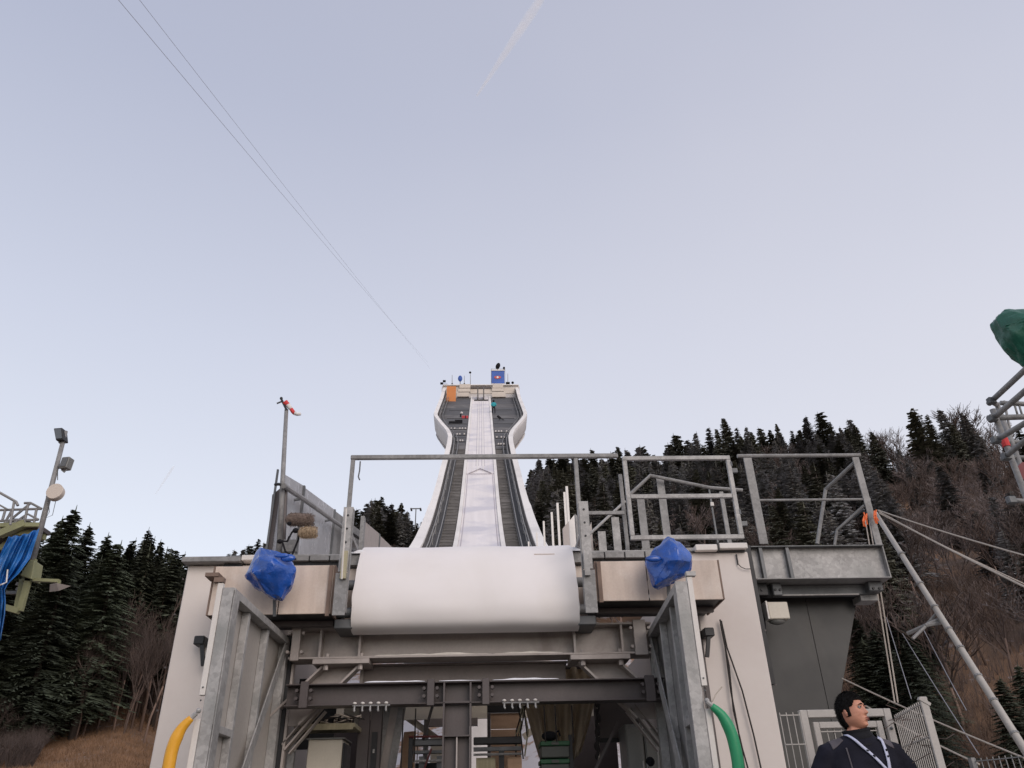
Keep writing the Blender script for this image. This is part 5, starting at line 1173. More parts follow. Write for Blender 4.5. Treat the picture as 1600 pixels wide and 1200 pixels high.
# ------------------------------------------------------------------ mesh fence and gate behind the man
YF = 6.2; zf = at(1240, 1113, YF).z
def meshwires(m, p, q, z0, z1, dv=.05, dh=.2, r=.0028):
    L_ = math.hypot(q[0]-p[0], q[1]-p[1]); n_ = int(L_/dv)
    for i in range(n_+1):
        t_ = i/n_; x, y = lerp(p[0], q[0], t_), lerp(p[1], q[1], t_); m.bar((x, y, z0), (x, y, z1), r*2)
    z = z1-.02
    while z > z0: m.bar((p[0], p[1]-.006, z), (q[0], q[1]-.006, z), r*2.6); z -= dh
    return m
a = thing('mesh_fence', 'grey wire mesh fence panel between the white wall and the white gate', 'fence', (3.0, YF, .55))
xa_, xb_ = at(1219, 1120, YF).x, at(1249, 1113, YF).x
meshwires(MB(), (xa_, YF), (xb_, YF), .6, zf).build('wire_mesh', fencew, a, kind='stuff'); B(xa_-.05, xa_-.0, YF+.02, YF+.05, .55, 1.2).build('post', fencew, a)
a = thing('mesh_gate', 'white framed wire mesh gate behind the man', 'gate', (3.6, YF, .55))
x0, x1 = at(1250, 1113, YF).x, at(1392, 1112, YF).x; zt_ = at(1320, 1108, YF).z
B(x0, x0+.055, YF, YF+.05, .55, zt_).build('gate_post', fencew, a, bevel=.004); B(x1-.055, x1, YF, YF+.05, .55, zt_).build('gate_post', fencew, a, bevel=.004); B(x0+.056, x1-.056, YF, YF+.05, zt_-.055, zt_).build('lintel', fencew, a, bevel=.004)
x2, x3, z3 = x0+.085, x1-.085, zt_-.085
B(x2, x2+.045, YF+.003, YF+.048, .6, z3).build('leaf_bar', fencew, a, bevel=.004); B(x3-.045, x3, YF+.003, YF+.048, .6, z3).build('leaf_bar', fencew, a, bevel=.004); B(x2+.046, x3-.046, YF+.003, YF+.048, z3-.045, z3).build('leaf_bar', fencew, a, bevel=.004)
meshwires(MB(), (x2+.05, YF+.025), (x3-.05, YF+.025), .62, z3-.046).build('wire_mesh', fencew, a, kind='stuff')
for z in (zt_-.14, zt_-.5): MB().ball((x1-.03, YF-.01, z), .012, 6, 4).build('bolt', galv_dark, a)
a = thing('mesh_fence', 'wire mesh fence panel turned towards the viewer, right of the white gate', 'fence', (3.3, 6, .55))
pe = at(1437, 1095, 5.45); meshwires(MB(), (x1+.02, YF), (pe.x, 5.45), .6, pe.z).build('wire_mesh', fencew, a, kind='stuff')
random.seed(4); m = MB()
for k in range(26):
    t_ = random.random(); x, y = lerp(x1, pe.x, t_), lerp(YF, 5.45, t_); z = pe.z+random.uniform(-.9, .02)
    m.tube([(x, y, z), (x+random.uniform(-.1, .1), y+random.uniform(-.05, .05), z+random.uniform(-.04, .05)), (x+random.uniform(-.2, .2), y, z+random.uniform(-.12, .06))], .003, 3)
m.build('caught_twigs', twig, a, kind='stuff')
a = thing('fence_post', 'pale square fence post with a flat cap right of the man', 'post', (pe.x, 5.4, .55))
p = at(1440, 1089, 5.4); B(p.x-.026, p.x+.026, 5.38, 5.40, .55, p.z).build('post', fencew, a, bevel=.004); MB().bar((p.x-.03, 5.39, p.z-.01), (p.x+.035, 5.39, p.z-.05), .03, .02).build('cap', fencew, a)
a = thing('mesh_fence', 'dark wire mesh fence in the lower right corner below the leaning pole', 'fence', tuple(at(1560, 1190, 6.5)))
p, q = at(1524, 1188, 6.6), at(1640, 1170, 6.0); meshwires(MB(), (p.x, p.y), (q.x, q.y), .6, (p.z+q.z)/2).build('wire_mesh', galv_dull, a, kind='stuff'); B(p.x-.03, p.x, p.y, p.y+.05, .55, p.z+.02).build('post', galv_dull, a)

# ------------------------------------------------------------------ trees
def conifer_mesh(name, H, R, levels, per, segs, base, seed, tw, nm, droop=.35, taper=.8, sparse=0.0):
    random.seed(seed); tr = MB(); cr_ = MB()
    lean = random.uniform(-.01, .01)
    tr.tube([(lean*z*3, 0, z) for z in (-1.0, H*.25, H*.5, H*.75, H*.98)], [.018*H*.9, .014*H*.9, .010*H*.9, .006*H*.9, .001*H], 6)
    for i in range(levels):
        u = (i+random.uniform(-.5, .5))/levels; z = H*(base+(1-base)*min(.985, max(0, u)))
        L0 = R*((1-u)**taper)*(1 if u > .12 else .55+u*3.6)+.12
        a0 = random.uniform(0, 6.28)
        for k in range(per):
            if random.random() < sparse: continue
            an = a0+k*6.283/per+random.uniform(-.35, .35); Lb = L0*random.uniform(.6, 1.15)
            zj = random.uniform(-.5, .5)*H*(1-base)/levels*1.6; dx, dy = math.cos(an), math.sin(an); up_ = .25*(u)+random.uniform(-.1, .1)
            for s_ in range(segs):
                t_ = (s_+.5+random.uniform(-.3, .3))/segs; r_ = Lb*t_
                zz = z+zj+up_*r_-droop*Lb*t_*t_*.9+.12*Lb*max(0, t_-.75)
                px, py = dx*r_, dy*r_
                for sd in (-1, 1):
                    l_ = Lb*(.42*(1-t_*.6))*random.uniform(.7, 1.25)+.1; w = tw*random.uniform(.7, 1.3)
                    tx, ty = dx*.75-dy*sd*.65, dy*.75+dx*sd*.65
                    ex, ey, ez = px+tx*l_, py+ty*l_, zz-l_*random.uniform(.12, .45)
                    nx, ny = -ty*w, tx*w
                    cr_.add([(px+lean*z*3, py, zz+.02), (px+tx*l_*.5+nx, py+ty*l_*.5+ny, zz-l_*.12-w*.4), (ex, ey, ez), (px+tx*l_*.5-nx, py+ty*l_*.5-ny, zz-l_*.18-w*.5)], [(0, 1, 2, 3)])
    cr_.tube([(lean*H*3, 0, H*.93), (lean*H*3, 0, H*1.02)], [.12, .02], 4)
    return tr.mesh(name+'_trunk', bark, smooth=True), cr_.mesh(name+'_crown', nm)
def bare_mesh(name, H, seed, rmin, depth, tm, spread=.5, nch=(3, 4)):
    random.seed(seed); tr = MB(); cr_ = MB(); cnt = [0]
    def grow(p, d, L_, r, lev):
        q = p+d*L_*.5+Vector((random.uniform(-1, 1), random.uniform(-1, 1), 0))*L_*.05; e = q+(d+Vector((random.uniform(-.2, .2), random.uniform(-.2, .2), .12))).normalized()*L_*.5
        (tr if lev == 0 else cr_).tube([p, q, e], [r, r*.85, max(rmin*.6, r*.6)], 5 if lev == 0 else 3)
        if lev >= depth: return
        for k in range(random.randint(*nch)):
            t_ = random.uniform(.35, 1) if lev else random.uniform(.55, 1)
            b_ = p.lerp(q, t_*2) if t_ < .5 else q.lerp(e, t_*2-1)
            ax = Vector((random.uniform(-1, 1), random.uniform(-1, 1), random.uniform(-.1, .5))).normalized()
            nd = (d*(1-spread)+ax*spread*1.3+Vector((0, 0, .18))).normalized()
            grow(b_, nd, L_*random.uniform(.5, .72), max(rmin, r*.5), lev+1)
        grow(e, (d+Vector((random.uniform(-.25, .25), random.uniform(-.25, .25), .1))).normalized(), L_*.6, max(rmin, r*.6), lev+1)
    grow(Vector((0, 0, -.5)), Vector((random.uniform(-.05, .05), random.uniform(-.05, .05), 1)).normalized(), H*.42, H*.011, 0)
    return tr.mesh(name+'_trunk', barkpale, smooth=True), cr_.mesh(name+'_crown', tm)
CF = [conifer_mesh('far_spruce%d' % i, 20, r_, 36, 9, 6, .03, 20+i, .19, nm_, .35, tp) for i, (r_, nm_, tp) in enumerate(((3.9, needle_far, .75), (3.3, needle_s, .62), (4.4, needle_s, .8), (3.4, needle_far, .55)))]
CN = [conifer_mesh('near_spruce%d' % i, 20, r_, 62, 9, 8, bs, 40+i, .085, nm_, dr, .72, .08) for i, (r_, bs, nm_, dr) in enumerate(((3.6, .22, needle, .45), (3.0, .30, needle2, .4), (4.2, .14, needle, .5)))]
BF = [bare_mesh('far_bare%d' % i, 15, 60+i, .032, 4, tm_, sp_) for i, (tm_, sp_) in enumerate(((twig, .45), (twig_f, .5), (twig, .4), (twig_f, .42)))]
BN = [bare_mesh('near_bare%d' % i, 15, 70+i, .014, 4, twig, sp_, (3, 5)) for i, sp_ in enumerate((.4, .5))]
def azel(px, py): d = ray(px, py); return math.degrees(math.atan2(d.x, d.y)), math.degrees(math.atan2(d.z, math.hypot(d.x, d.y)))
TREE_N = [0]
def tree(meshes, x, y, h, href, lab, cat, group, name, wide=1.0):
    g = ground(x, y)
    if group and 'right' in group and 'tower' not in lab[-30:] or group == 'spruces of the dense wood right of the tower':
        lab = zone(x, y, g+h, {'L1': 'dark spruce', 'L2': 'snow-dusted spruce', 'L3': 'leafless tree'}['L1' if 'dense' in group else 'L2' if 'snow' in group else 'L3'] if 'ridge' not in group and 'skyline' not in group else ('dark spruce' if 'spruce' in group else 'taller bare tree' if 'taller' in group else 'bare tree'), 'ridge' in group or 'skyline' in group)
        group = lab.split(',')[0]+'s'
    if group and ('left wood' in lab or 'left-hand wood' in lab or 'bare trunks' in lab):
        v = Vector((x, y, g+h))-CAM; px = 800+FPX*v.dot(_rt)/v.dot(_f); base = {'conifer_tree': 'dark conifer', 'slender_spruce': 'slender pale-trunked spruce', 'bare_tree': 'bare brown tree'}[name]
        if 'high-crowned' in lab: base = 'high-crowned dark conifer'
        if 'low branches' in lab: base = 'low-branched dark conifer'
        d_ = math.hypot(x-CAM.x, y); row = 'front row' if d_ < 70 else 'second row' if d_ < 80 else 'middle rows' if d_ < 92 else 'back rows'
        lab = base+' of the left wood, '+row+', '+next(n for lim, n in ((10, 'left of the blue tarpaulin'), (45, 'behind the blue tarpaulin'), (80, 'behind the olive arm'), (115, 'above the hanging lamp'), (150, 'just right of the hanging lamp'), (190, 'in the middle'), (225, 'towards the white wall'), (255, 'close to the white wall'), (2000, 'hard by the white wall')) if px < lim)
        group = base+'s of the left wood'
    a = thing(name, lab, cat, (x, y, g-.2), group); a.rotation_euler = (0, 0, random.uniform(0, 6.28)); s_ = h/href; a.scale = (s_*wide, s_*wide, s_)
    for me_, nm_ in zip(meshes, ('trunk', 'crown')):
        o = bpy.data.objects.new(nm_, me_); COL.objects.link(o); o.parent = a
    return a
ZONES = ((838, 'hard against the right tower wall'), (870, 'just right of the tower wall'), (905, 'left of the railing post'), (935, 'right of the railing post'), (975, 'left of the framed gate'), (1015, 'behind the left end of the framed gate'),
         (1060, 'behind the left half of the framed gate'), (1105, 'behind the right half of the framed gate'), (1150, 'behind the right end of the framed gate'), (1200, 'right of the flat gate post'), (1250, 'behind the left half of the balcony railing'),
         (1300, 'behind the right half of the balcony railing'), (1350, 'behind the balcony corner post'), (1400, 'right of the balcony corner post'), (1450, 'right of the orange slings'), (1500, 'left of the spruce clump'), (1550, 'behind the spruce clump'), (1900, 'behind the scaffold'))
def zone(x, y, z, what, ridge=False):
    v = Vector((x, y, z))-CAM; w = v.dot(_f); px = 800+FPX*v.dot(_rt)/w; py = 600-FPX*v.dot(_up)/w
    side = next(n for lim, n in ZONES if px < lim)
    lev = 'on the ridge' if ridge else ('near the ridge' if py < 735 else 'high on the slope' if py < 790 else 'halfway up the slope' if py < 850 else 'low on the slope' if py < 930 else 'at the foot of the slope')
    return what+' '+lev+', '+side
def by_top(meshes, px, py, d, href, lab, cat, group, name, wide=1.0, hmin=6):
    az, el = azel(px, py); x, y = CAM.x+d*math.sin(rad(az)), d*math.cos(rad(az)); h = CAM.z+d*math.tan(rad(el))-ground(x, y)+.2
    return tree(meshes, x, y, max(hmin, h), href, lab, cat, group, name, wide)
random.seed(11)
# skyline spruces of the right-hand hill, traced tops
sky_sp = [(1131, 655, 222, 1.25), (1106, 668, 226, 1), (1085, 676, 220, 1), (1056, 678, 215, 1.2), (1120, 672, 205, 1), (1150, 668, 230, 1), (1165, 666, 235, 1), (1187, 668, 228, 1.1), (1213, 664, 232, 1), (1236, 672, 225, .9),
          (1257, 650, 222, 1.15), (1280, 643, 222, 1.25), (1296, 660, 215, 1), (1326, 655, 228, 1.3), (1312, 668, 220, 1), (1424, 639, 196, 1.3), (1447, 650, 205, 1.1), (1468, 640, 212, 1.2), (1502, 645, 208, 1.2), (1486, 662, 205, 1), (1590, 668, 170, 1.1),
          (925, 702, 240, 1.1), (896, 712, 238, 1), (880, 716, 236, 1), (857, 712, 232, 1.1), (842, 718, 228, 1), (833, 732, 220, 1), (870, 722, 226, 1.1), (912, 716, 232, 1), (940, 716, 238, .9), (980, 702, 235, 1.2), (996, 712, 230, 1), (1012, 708, 240, .9), (1040, 706, 238, 1), (955, 712, 242, .9)]
sky_lab = {1131: 'tallest dark spruce on the skyline right of the framed gate, above the balcony', 1424: 'broad dark spruce standing alone on the skyline near the scaffold', 1280: 'tall dark spruce on the skyline above the right balcony railing', 925: 'pointed spruce rising behind the right end of the top rail'}
for i, (px, py, d, w) in enumerate(sky_sp):
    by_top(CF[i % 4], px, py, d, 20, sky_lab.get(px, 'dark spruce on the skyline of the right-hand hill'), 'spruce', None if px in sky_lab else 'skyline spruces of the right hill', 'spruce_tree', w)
for k in range(44):
    px = 832+k*11.5+random.uniform(-5, 5); base = 728-(px-830)*.115 if px < 1130 else 690-(px-1130)*.06
    by_top(CF[k % 4], px, base+random.uniform(-14, 8), random.uniform(214, 232), 20, 'spruce', 'spruce', 'skyline spruces of the right hill', 'spruce_tree', random.uniform(1.1, 1.6), 7)
# dark spruce wood just right of the tower, and mixed belt
def fits(x, y, sep, pts):
    return all((x-p)**2+(y-q)**2 > sep*sep for p, q in pts)
pts = []
def scatter(n_, az0, az1, d0, d1, sep, fn, tries=40):
    c_ = 0
    for _ in range(n_*tries):
        if c_ >= n_: break
        az = random.uniform(az0, az1); d = math.sqrt(random.uniform(d0*d0, d1*d1)); x, y = CAM.x+d*math.sin(rad(az)), d*math.cos(rad(az))
        if abs(x) < 10 and y < 125: continue
        if not fits(x, y, sep, pts): continue
        pts.append((x, y)); fn(x, y, d, az); c_ += 1
    return c_
L1 = 'dark spruce in the dense wood just right of the tower'; L2 = 'snow-dusted spruce scattered among bare trees on the right hillside'
scatter(92, 3.6, 13.5, 95, 232, 3.9, lambda x, y, d, az: tree(random.choice(CF), x, y, random.uniform(12, 19), 20, L1, 'spruce', 'spruces of the dense wood right of the tower', 'spruce_tree', random.uniform(.95, 1.3)))
scatter(112, 13, 30, 80, 228, 4.0, lambda x, y, d, az: tree(random.choice(CF[1:3]+[CF[0]]), x, y, random.uniform(12, 18), 20, L2, 'spruce', 'snow-dusted spruces on the right hillside', 'spruce_tree', random.uniform(1, 1.35)))
scatter(12, 26, 39, 130, 215, 8, lambda x, y, d, az: tree(random.choice(CF[1:3]), x, y, random.uniform(10, 15), 20, L2, 'spruce', 'snow-dusted spruces on the right hillside', 'spruce_tree', random.uniform(1, 1.3)))
for px, py, d in ((1522, 800, 105), (1548, 775, 112), (1575, 768, 104), (1600, 790, 100), (1630, 770, 106), (1560, 830, 92), (1598, 850, 86)):
    by_top(CF[(px//7) % 4], px, py, d, 20, 'broad dark spruce in the clump left of the scaffold', 'spruce', 'spruce clump beside the scaffold', 'spruce_tree', 1.35)
for px, py, d in ((1355, 925, 84), (1385, 950, 78), (1335, 965, 74), (1420, 985, 70), (1400, 940, 86), (1365, 985, 66), (1590, 1040, 62), (1560, 1060, 60), (1440, 960, 80), (1340, 780, 140), (1370, 800, 132), (1320, 835, 118), (1352, 850, 110), (1345, 1000, 66), (1410, 1010, 64)):
    by_top(CN[(px//3) % 3], px, py, d, 20, 'low dark spruce behind the leaning white pole', 'spruce', 'low spruces behind the leaning pole', 'spruce_tree', 1.5, 5)
# bare trees
L3 = 'bare leafless tree among brush on the right hillside'
def bt(x, y, d, az): tree(random.choice(BF), x, y, random.uniform(8, 14), 15, L3, 'bare tree', 'bare trees on the right hillside', 'bare_tree', random.uniform(1.1, 1.5))
scatter(130, 24, 42, 70, 232, 3.4, bt); scatter(75, 13, 24, 65, 225, 2.6, bt); scatter(34, 4.5, 13, 80, 220, 3, bt)
pts2 = pts; pts = []
scatter(55, 14, 41, 226, 243, 2.6, lambda x, y, d, az: tree(random.choice(BF), x, y, random.uniform(8, 13), 15, 'bare tree standing out against the sky on the right-hand ridge', 'bare tree', 'bare trees on the right-hand ridge', 'bare_tree', random.uniform(.9, 1.2)))
for px, py, d in ((1480, 628, 216), (1468, 634, 220), (1350, 662, 232), (1376, 668, 232), (1395, 668, 232), (1540, 655, 215), (1520, 660, 212), (1560, 668, 208), (1265, 668, 228), (1030, 700, 240), (965, 708, 240)):
    by_top(BF[px % 4], px, py, d, 15, 'taller bare tree on the right-hand ridge', 'bare tree', 'taller bare trees on the right-hand ridge', 'bare_tree', 1.25)
# ridge left of the tower
for i, (px, py) in enumerate(((357, 866), (368, 860), (380, 858), (392, 851), (405, 843), (415, 848), (549, 802), (558, 795), (566, 800), (574, 786), (583, 782), (590, 780), (597, 777), (604, 790), (612, 786), (618, 796), (627, 788), (636, 800), (643, 812), (541, 806), (532, 812), (520, 818), (508, 822), (495, 828), (482, 832), (430, 845), (445, 842), (460, 838), (652, 818), (660, 815), (668, 800), (676, 805))):
    for k in range(2):
        by_top(CF[(i+k) % 4], px+k*random.uniform(-6, 6), py+k*14, 300-k*22+random.uniform(-8, 8), 20, 'far dark spruce on the ridge left of the tower' if px > 470 else 'far dark spruce on the ridge behind the left plywood ledge', 'spruce',
               'spruces on the ridge left of the tower' if px > 470 else 'spruces on the ridge far left', 'spruce_tree', 1.35)
for i in range(26):
    az = random.uniform(-9.5, -4); d = random.uniform(205, 262); x, y = CAM.x+d*math.sin(rad(az)), d*math.cos(rad(az))
    tree(random.choice(BF if i % 3 else CF), x, y, random.uniform(8, 13), 15 if i % 3 else 20, 'frosted bare tree below the spruces on the left ridge' if i % 3 else 'small spruce below the left ridge', 'bare tree' if i % 3 else 'spruce', 'trees below the left ridge' if i % 3 else 'small spruces below the left ridge', 'bare_tree' if i % 3 else 'spruce_tree', 1.4)
# ski-lift pylon on the ridge left of the tower
p_ = at(650, 795, 300); a = thing('lift_pylon', 'tiny cable lift pylon on the ridge just left of the tower', 'pylon', (p_.x, 300, ground(p_.x, 300)))
T([(p_.x, 300, ground(p_.x, 300)-1), (p_.x, 300, p_.z)], [.35, .22], 6).build('mast', galv_dark, a)
B(p_.x-2.1, p_.x+2.1, 299.8, 300.2, p_.z-.1, p_.z+.25).build('crossarm', galv_dark, a)
for s_ in (-1, 1): B(p_.x+s_*1.9-.35, p_.x+s_*1.9+.35, 298.6, 301.4, p_.z-.5, p_.z-.12).build('sheave_train', galv_dark, a)
# near forest on the left
near = [(118, 795, 74, 0, 1.15), (98, 812, 80, 2, 1.0), (62, 834, 72, 1, 1.1), (28, 848, 76, 0, 1.1), (-5, 838, 74, 2, 1.1), (142, 822, 78, 1, 1.1), (170, 836, 84, 0, 1.0), (186, 858, 80, 1, .95), (205, 852, 88, 0, .9), (234, 828, 76, 1, .95), (222, 862, 86, 2, .8), (80, 850, 84, 0, 1.1), (45, 870, 82, 2, 1.1), (130, 850, 90, 0, 1.2), (158, 862, 92, 2, 1.1), (12, 870, 88, 1, 1.1), (250, 880, 92, 1, .8)]
labs = {118: 'tallest broad dark conifer of the wood at the left', 234: 'slender dark spruce with airy branches at the right end of the left wood', 62: 'dark conifer just right of the blue tarpaulin pole', 170: 'pointed spruce in the middle of the left wood', 28: 'dark conifer behind the olive platform'}
for px, py, d, k, w in near:
    by_top(CN[k], px, py, d, 20, labs.get(px, 'dark conifer in the dense left-hand wood'), 'conifer', None if px in labs else 'conifers of the left-hand wood', 'conifer_tree', w)
pts = []
scatter(26, -36, -25.2, 62, 72, 2.6, lambda x, y, d, az: tree(CN[2], x, y, random.uniform(9, 14), 20, 'dark conifer with low branches in the front of the left wood', 'conifer', 'low-branched conifers in the front of the left wood', 'conifer_tree', random.uniform(1.1, 1.4)))
scatter(40, -37, -28, 70, 112, 3.2, lambda x, y, d, az: tree(random.choice(CN), x, y, random.uniform(11, 14.5), 20, 'dark conifer in the dense left-hand wood', 'conifer', 'conifers of the left-hand wood', 'conifer_tree', random.uniform(1.0, 1.3)))
scatter(46, -28.5, -20.4, 70, 104, 2.6, lambda x, y, d, az: tree(CN[1], x, y, random.uniform(9.5, 13), 20, 'dark high-crowned conifer behind the bare trunks at the left', 'conifer', 'high-crowned conifers behind the bare trunks', 'conifer_tree', random.uniform(1.0, 1.25)))
for px, py, d in ((262, 862, 74), (272, 880, 70), (254, 900, 66), (275, 905, 78), (266, 850, 82), (280, 870, 84), (180, 930, 64), (205, 905, 66), (222, 940, 64), (240, 915, 65), (165, 960, 63), (190, 890, 72), (215, 880, 74), (250, 870, 76), (232, 960, 62), (270, 930, 62)):
    by_top(BN[px % 2], px, py, d, 15, 'bare birch at the edge of the left wood beside the white wall', 'bare tree', 'bare birches by the white wall', 'bare_tree', .8)
pts = []
scatter(6, -34, -29, 60, 66, 2.2, lambda x, y, d, az: tree(random.choice(BN), x, y, random.uniform(4, 7), 15, 'small bare brown tree in front of the left wood', 'bare tree', 'small bare trees in front of the left wood', 'bare_tree', 1.3))
# slender spruces whose straight branchless trunks show under high crowns
SL = conifer_mesh('slender_spruce', 20, 2.5, 40, 8, 7, .45, 91, .10, needle2, .5, .7, .08); SL[0].materials.clear(); SL[0].materials.append(barkpale)
for v in SL[0].vertices: v.co.x = v.co.x*.5+.12*math.sin(v.co.z*.35); v.co.y *= .5
random.seed(21); m = MB()
for k in range(22):
    z = random.uniform(2.0, 9.5); an = random.uniform(0, 6.28); l_ = random.uniform(.3, 1.3); m.tube([(math.cos(an)*.08, math.sin(an)*.08, z), (math.cos(an)*l_, math.sin(an)*l_, z+random.uniform(-.5, .2))], [.016, .007], 3)
dead = m.mesh('dead_twigs', twig)
def stem(x, y, d, az):
    a = tree(SL, x, y, random.uniform(12, 14.5), 20, 'slender spruce with a straight pale branchless trunk at the edge of the left wood', 'spruce', 'slender spruces at the edge of the left wood', 'slender_spruce', random.uniform(.9, 1.2))
    o = bpy.data.objects.new('dead_twigs', dead); COL.objects.link(o); o.parent = a; o['kind'] = 'stuff'
pts = []
scatter(40, -26.5, -20.6, 66, 84, 1.5, stem)
# brush and saplings covering the slopes
def brush(name, lab, az0, az1, d0, d1, n_, h0, h1, m_, seed, w=.02):
    random.seed(seed); m = MB()
    for k in range(n_):
        az = random.uniform(az0, az1); d = math.sqrt(random.uniform(d0*d0, d1*d1)); x, y = CAM.x+d*math.sin(rad(az)), d*math.cos(rad(az))
        if abs(x) < 11 and y < 125: continue
        if noise.noise(Vector((x*.05, y*.05, seed))) < -.18: continue
        g = ground(x, y)-.1
        for j in range(6):
            an = random.uniform(0, 6.28); h = random.uniform(h0, h1); t_ = random.uniform(.1, .5)*h; ww = w*(.6+d/120)
            tip = Vector((x+math.cos(an)*t_, y+math.sin(an)*t_, g+h)); b_ = Vector((x, y, g)); md = b_.lerp(tip, .55)
            m.add([b_-Vector((ww, 0, 0)), b_+Vector((ww, 0, 0)), tip], [(0, 1, 2)])
            for q in range(2):
                e = md+Vector((random.uniform(-.3, .3)*h, random.uniform(-.3, .3)*h, random.uniform(.1, .35)*h)); m.add([md-Vector((ww*.6, 0, 0)), md+Vector((ww*.6, 0, 0)), e], [(0, 1, 2)])
    tag(m.build(name, m_), lab, 'brush', kind='stuff')
brush('hillside_brush', 'brown leafless brush covering the right hillside', 12, 43, 40, 238, 9000, 1.5, 4.5, twig, 1)
brush('frosted_brush', 'frosted grey brush covering the upper right hillside', 10, 43, 120, 240, 4500, 1.5, 4, twig_f, 2)
brush('reddish_brush', 'reddish brown brush low on the right hillside behind the pole', 20, 40, 52, 110, 2600, 1.0, 3.2, mat('reddish_twigs', (.105, .066, .046), .9, 0, .3, 1), 3)
brush('left_brush', 'brown leafless undergrowth at the foot of the left wood', -36, -20.5, 74, 110, 1500, .3, 1.5, twig, 4)
brush('corner_brush', 'dark brown undergrowth at the far lower left below the conifers', -36, -27.2, 52, 74, 1500, .6, 2.2, twig, 6)
brush('ridge_brush', 'frosted brush below the spruces of the left ridge', -19, -3, 190, 320, 3000, 2, 5, twig_f, 5, .03)

# ------------------------------------------------------------------ the man at the lower right
ptop = at(1331, 1086, 5.6)
man = thing('person', 'dark-haired man in a dark jacket with a white lanyard looking up to the right', 'person', (ptop.x-.03, 5.6, .55))
Ht = ptop.z-.55
K = Ht/1.80
def eval_mesh(o):
    bpy.context.view_layer.update(); dg = bpy.context.evaluated_depsgraph_get(); return bpy.data.meshes.new_from_object(o.evaluated_get(dg))
def skin_chain(name, verts, edges, radii, root=0, sub=1):
    me = bpy.data.meshes.new(name); me.from_pydata(verts, edges, []); o = bpy.data.objects.new(name, me); COL.objects.link(o)
    k = o.modifiers.new('skin', 'SKIN'); k.use_smooth_shade = True
    for i, r in enumerate(radii): me.skin_vertices[0].data[i].radius = (r, r) if not isinstance(r, tuple) else r
    me.skin_vertices[0].data[root].use_root = True
    k = o.modifiers.new('sub', 'SUBSURF'); k.levels = k.render_levels = sub
    m2 = eval_mesh(o); bpy.data.objects.remove(o); return m2
HC = Vector((0, -.02, 1.80-.116)); YAW = rad(42); PIT = rad(-7)
HR = Matrix.Translation(HC) @ Matrix.Rotation(YAW, 4, 'Z') @ Matrix.Rotation(PIT, 4, 'X') @ Matrix.Diagonal((.95, .95, .93, 1))
def ga(x, m_, s_): return math.exp(-((x-m_)/s_)**2)
def head_pt(n):
    x, y, z = n
    wx = .074*(1-.22*max(0, -z)**1.5); wy = .098; wz = .124
    p = Vector((x*wx, y*wy+(.006 if y > 0 else 0), z*wz))
    if y < 0:
        X, Z = p.x, p.z; f = min(1, -y*1.6)
        p.y *= 1-.10*ga(Z, -.02, .08)*ga(X, 0, .06)
        nz = max(0, min(1, (.030-Z)/.052)) if Z > -.024 else max(0, 1-(-.024-Z)/.010)
        p.y -= f*.030*nz*ga(X, 0, .0135)                 # nose
        p.y -= f*.006*ga(Z, -.022, .008)*ga(abs(X), .013, .008)  # nostril wings
        p.y += f*.011*ga(Z, .020, .013)*ga(abs(X), .031, .017)   # eye sockets
        p.y -= f*.007*ga(Z, .042, .012)*ga(abs(X), .026, .025)   # brow
        p.y -= f*.009*ga(Z, -.052, .007)*ga(X, 0, .022)+f*.009*ga(Z, -.066, .007)*ga(X, 0, .019)  # lips
        p.y += f*.004*ga(Z, -.059, .003)*ga(X, 0, .024)
        p.y += f*.004*ga(Z, -.080, .007)*ga(X, 0, .02)
        p.y -= f*.014*ga(Z, -.102, .016)*ga(X, 0, .024)          # chin
        p.y -= f*.006*ga(Z, -.012, .018)*ga(abs(X), .046, .016)  # cheekbones
    if z < -.2: p.x *= 1+.07*ga(z, -.45, .25); p.y += -.012*(1 if y < .2 else 0)*ga(z, -.8, .3)
    return p
bm = bmesh.new(); NU, NV = 72, 60
hm = MB(); rows = []
for i in range(NV+1):
    th = math.pi*(.004+.992*i/NV); rows.append([head_pt((math.sin(th)*math.sin(2*math.pi*j/NU), -math.sin(th)*math.cos(2*math.pi*j/NU), math.cos(th))) for j in range(NU)])
vs_ = [HR @ p for r_ in rows for p in r_]
fs_ = [(i*NU+j, (i+1)*NU+j, (i+1)*NU+(j+1) % NU, i*NU+(j+1) % NU) for i in range(NV) for j in range(NU)]
fs_ += [tuple(range(NU)), tuple(range(NV*NU+NU-1, NV*NU-1, -1))]
hm.add(vs_, fs_)
for s in (-1, 1):   # ears
    c_ = HR @ Vector((s*.076, .012, .0)); em = MB(); em.ball((0, 0, 0), .029, 14, 10, (.32, .62, 1.0))
    hm.add([HR @ (Matrix.Translation((s*.077, .014, -.002)) @ Matrix.Rotation(rad(s*22), 4, 'Z') @ Matrix.Rotation(rad(-10), 4, 'X')) @ Vector(v) for v in em.v], em.f)
